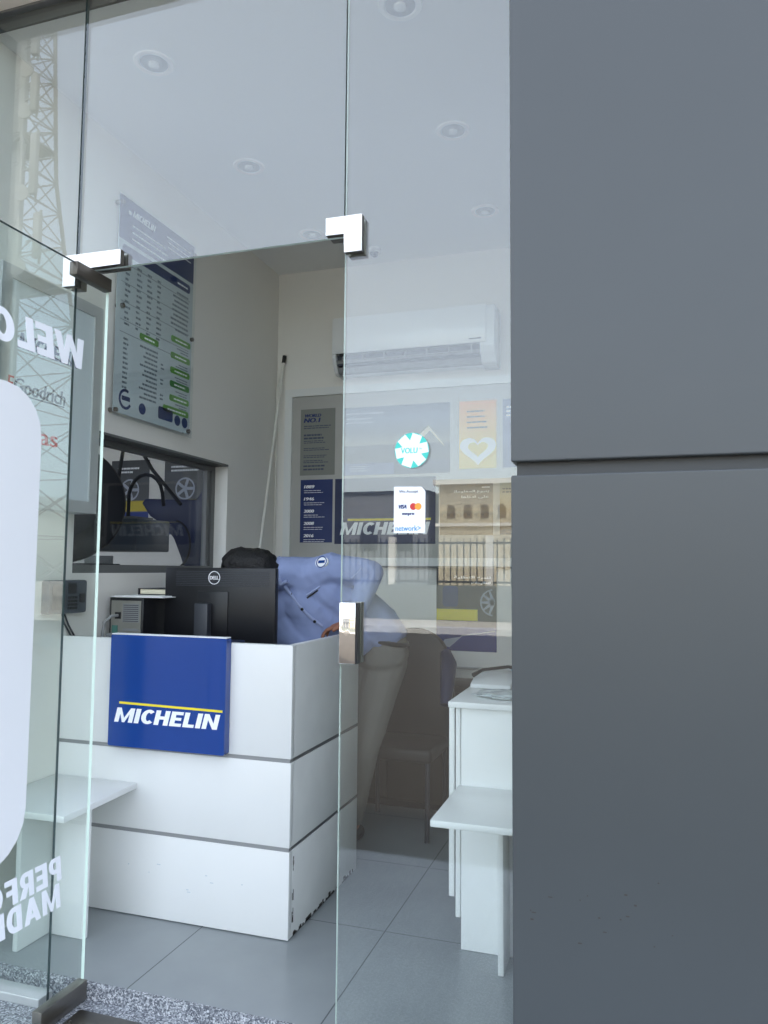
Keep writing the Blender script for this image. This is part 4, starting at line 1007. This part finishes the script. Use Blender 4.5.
for z in (13.2, 19.2):
    b = B(); w = hw(z)+.02; b.box(TX-w, TX+w, TY-w, TY+w, z, z+.08); b.build('platform', 'tower', tw_, smooth=False)
for z, L in ((14.5, 2.2), (17.5, 3.0), (20.5, 1.8), (22.8, 1.6)):
    for sx_ in (-1, 1):
        x = TX+sx_*(hw(z)+.85)
        b = B(); b.tube([(TX+sx_*hw(z), TY+.9, z), (x, TY+1.1, z)], .04, 6); b.tube([(x, TY+1.1, z-L*.5), (x, TY+1.1, z+L*.5)], .05, 6); b.build('antenna_arm', 'tower', tw_)
        b = B(); b.box(x-.16, x+.16, TY+1.15, TY+1.35, z-L*.42, z+L*.42, .03); b.build('panel_antenna', 'tower', tw_)
for k, (z, sx_) in enumerate(((13.0, 1), (16.2, 1), (18.8, -1), (19.8, 1), (21.6, 1), (23.2, 1), (12.2, -1))):
    c = Vector((TX+sx_*(hw(z)+.35), TY+hw(z)+.3, z)); b = B(); b.lathe([(.02, -.12), (.30, 0), (.34, .06), (.34, .12), (0, .14)], c, (.3*sx_, .9, 0), seg=20); b.build('dish_antenna', 'tower', tw_)

# ------------------------------------------------------------------ light
w = bpy.data.worlds.new('sky'); SC.world = w; w.use_nodes = True
nt = w.node_tree; bg = nt.nodes['Background']
sky = nt.nodes.new('ShaderNodeTexSky'); sky.sky_type = 'NISHITA'; sky.sun_disc = False
sky.sun_elevation = math.radians(60); sky.sun_rotation = math.radians(12); sky.air_density = 1.0; sky.dust_density = 1.5; sky.ozone_density = 1.2
hs = nt.nodes.new('ShaderNodeHueSaturation'); hs.inputs['Saturation'].default_value = .42
nt.links.new(sky.outputs[0], hs.inputs['Color']); geo = nt.nodes.new('ShaderNodeTexCoord'); sp = nt.nodes.new('ShaderNodeSeparateXYZ'); nt.links.new(geo.outputs['Generated'], sp.inputs[0])
mr = nt.nodes.new('ShaderNodeMapRange'); mr.inputs['From Min'].default_value = .05; mr.inputs['From Max'].default_value = .5
mr.inputs['To Min'].default_value = .70; mr.inputs['To Max'].default_value = 1.25; nt.links.new(sp.outputs[2], mr.inputs['Value'])
mul = nt.nodes.new('ShaderNodeVectorMath'); mul.operation = 'SCALE'
nt.links.new(hs.outputs[0], mul.inputs[0]); nt.links.new(mr.outputs[0], mul.inputs['Scale'])
nt.links.new(mul.outputs[0], bg.inputs['Color']); bg.inputs['Strength'].default_value = SKY_STRENGTH = .72
sun = bpy.data.lights.new('sun', 'SUN'); sun.energy = 3.4; sun.angle = math.radians(.8); sun.color = (1, .93, .82)
so_ = bpy.data.objects.new('sun', sun); COL.objects.link(so_)
dirv = Vector((-.10, -.50, -.86)); so_.rotation_euler = dirv.to_track_quat('-Z', 'Y').to_euler(); so_.location = (0, 6, 12)

# ------------------------------------------------------------------ camera
cam = bpy.data.cameras.new('camera'); co = bpy.data.objects.new('camera', cam); COL.objects.link(co); SC.camera = co
R = Vector((0.95115297, 0.30859709, 0.00870986)); U = Vector((0.01486805, -0.07396967, 0.99714965)); F = Vector((-0.30836175, 0.94831235, 0.0749447))
m = Matrix((R, U, -F)).transposed().to_4x4(); m.translation = Vector((0, 0, 1.40)); co.matrix_world = m
cam.sensor_fit = 'VERTICAL'; cam.sensor_height = 36; cam.lens = 36*765.96/1024; cam.clip_start = .05; cam.clip_end = 400
SC.view_settings.view_transform = 'Standard'; SC.view_settings.look = 'None'
SC.view_settings.exposure = 0.08; SC.view_settings.gamma = 1; SC.view_settings.use_curve_mapping = False
SC.cycles.transparent_max_bounces = 24; SC.cycles.max_bounces = 10; SC.cycles.diffuse_bounces = 6; SC.cycles.caustics_reflective = True
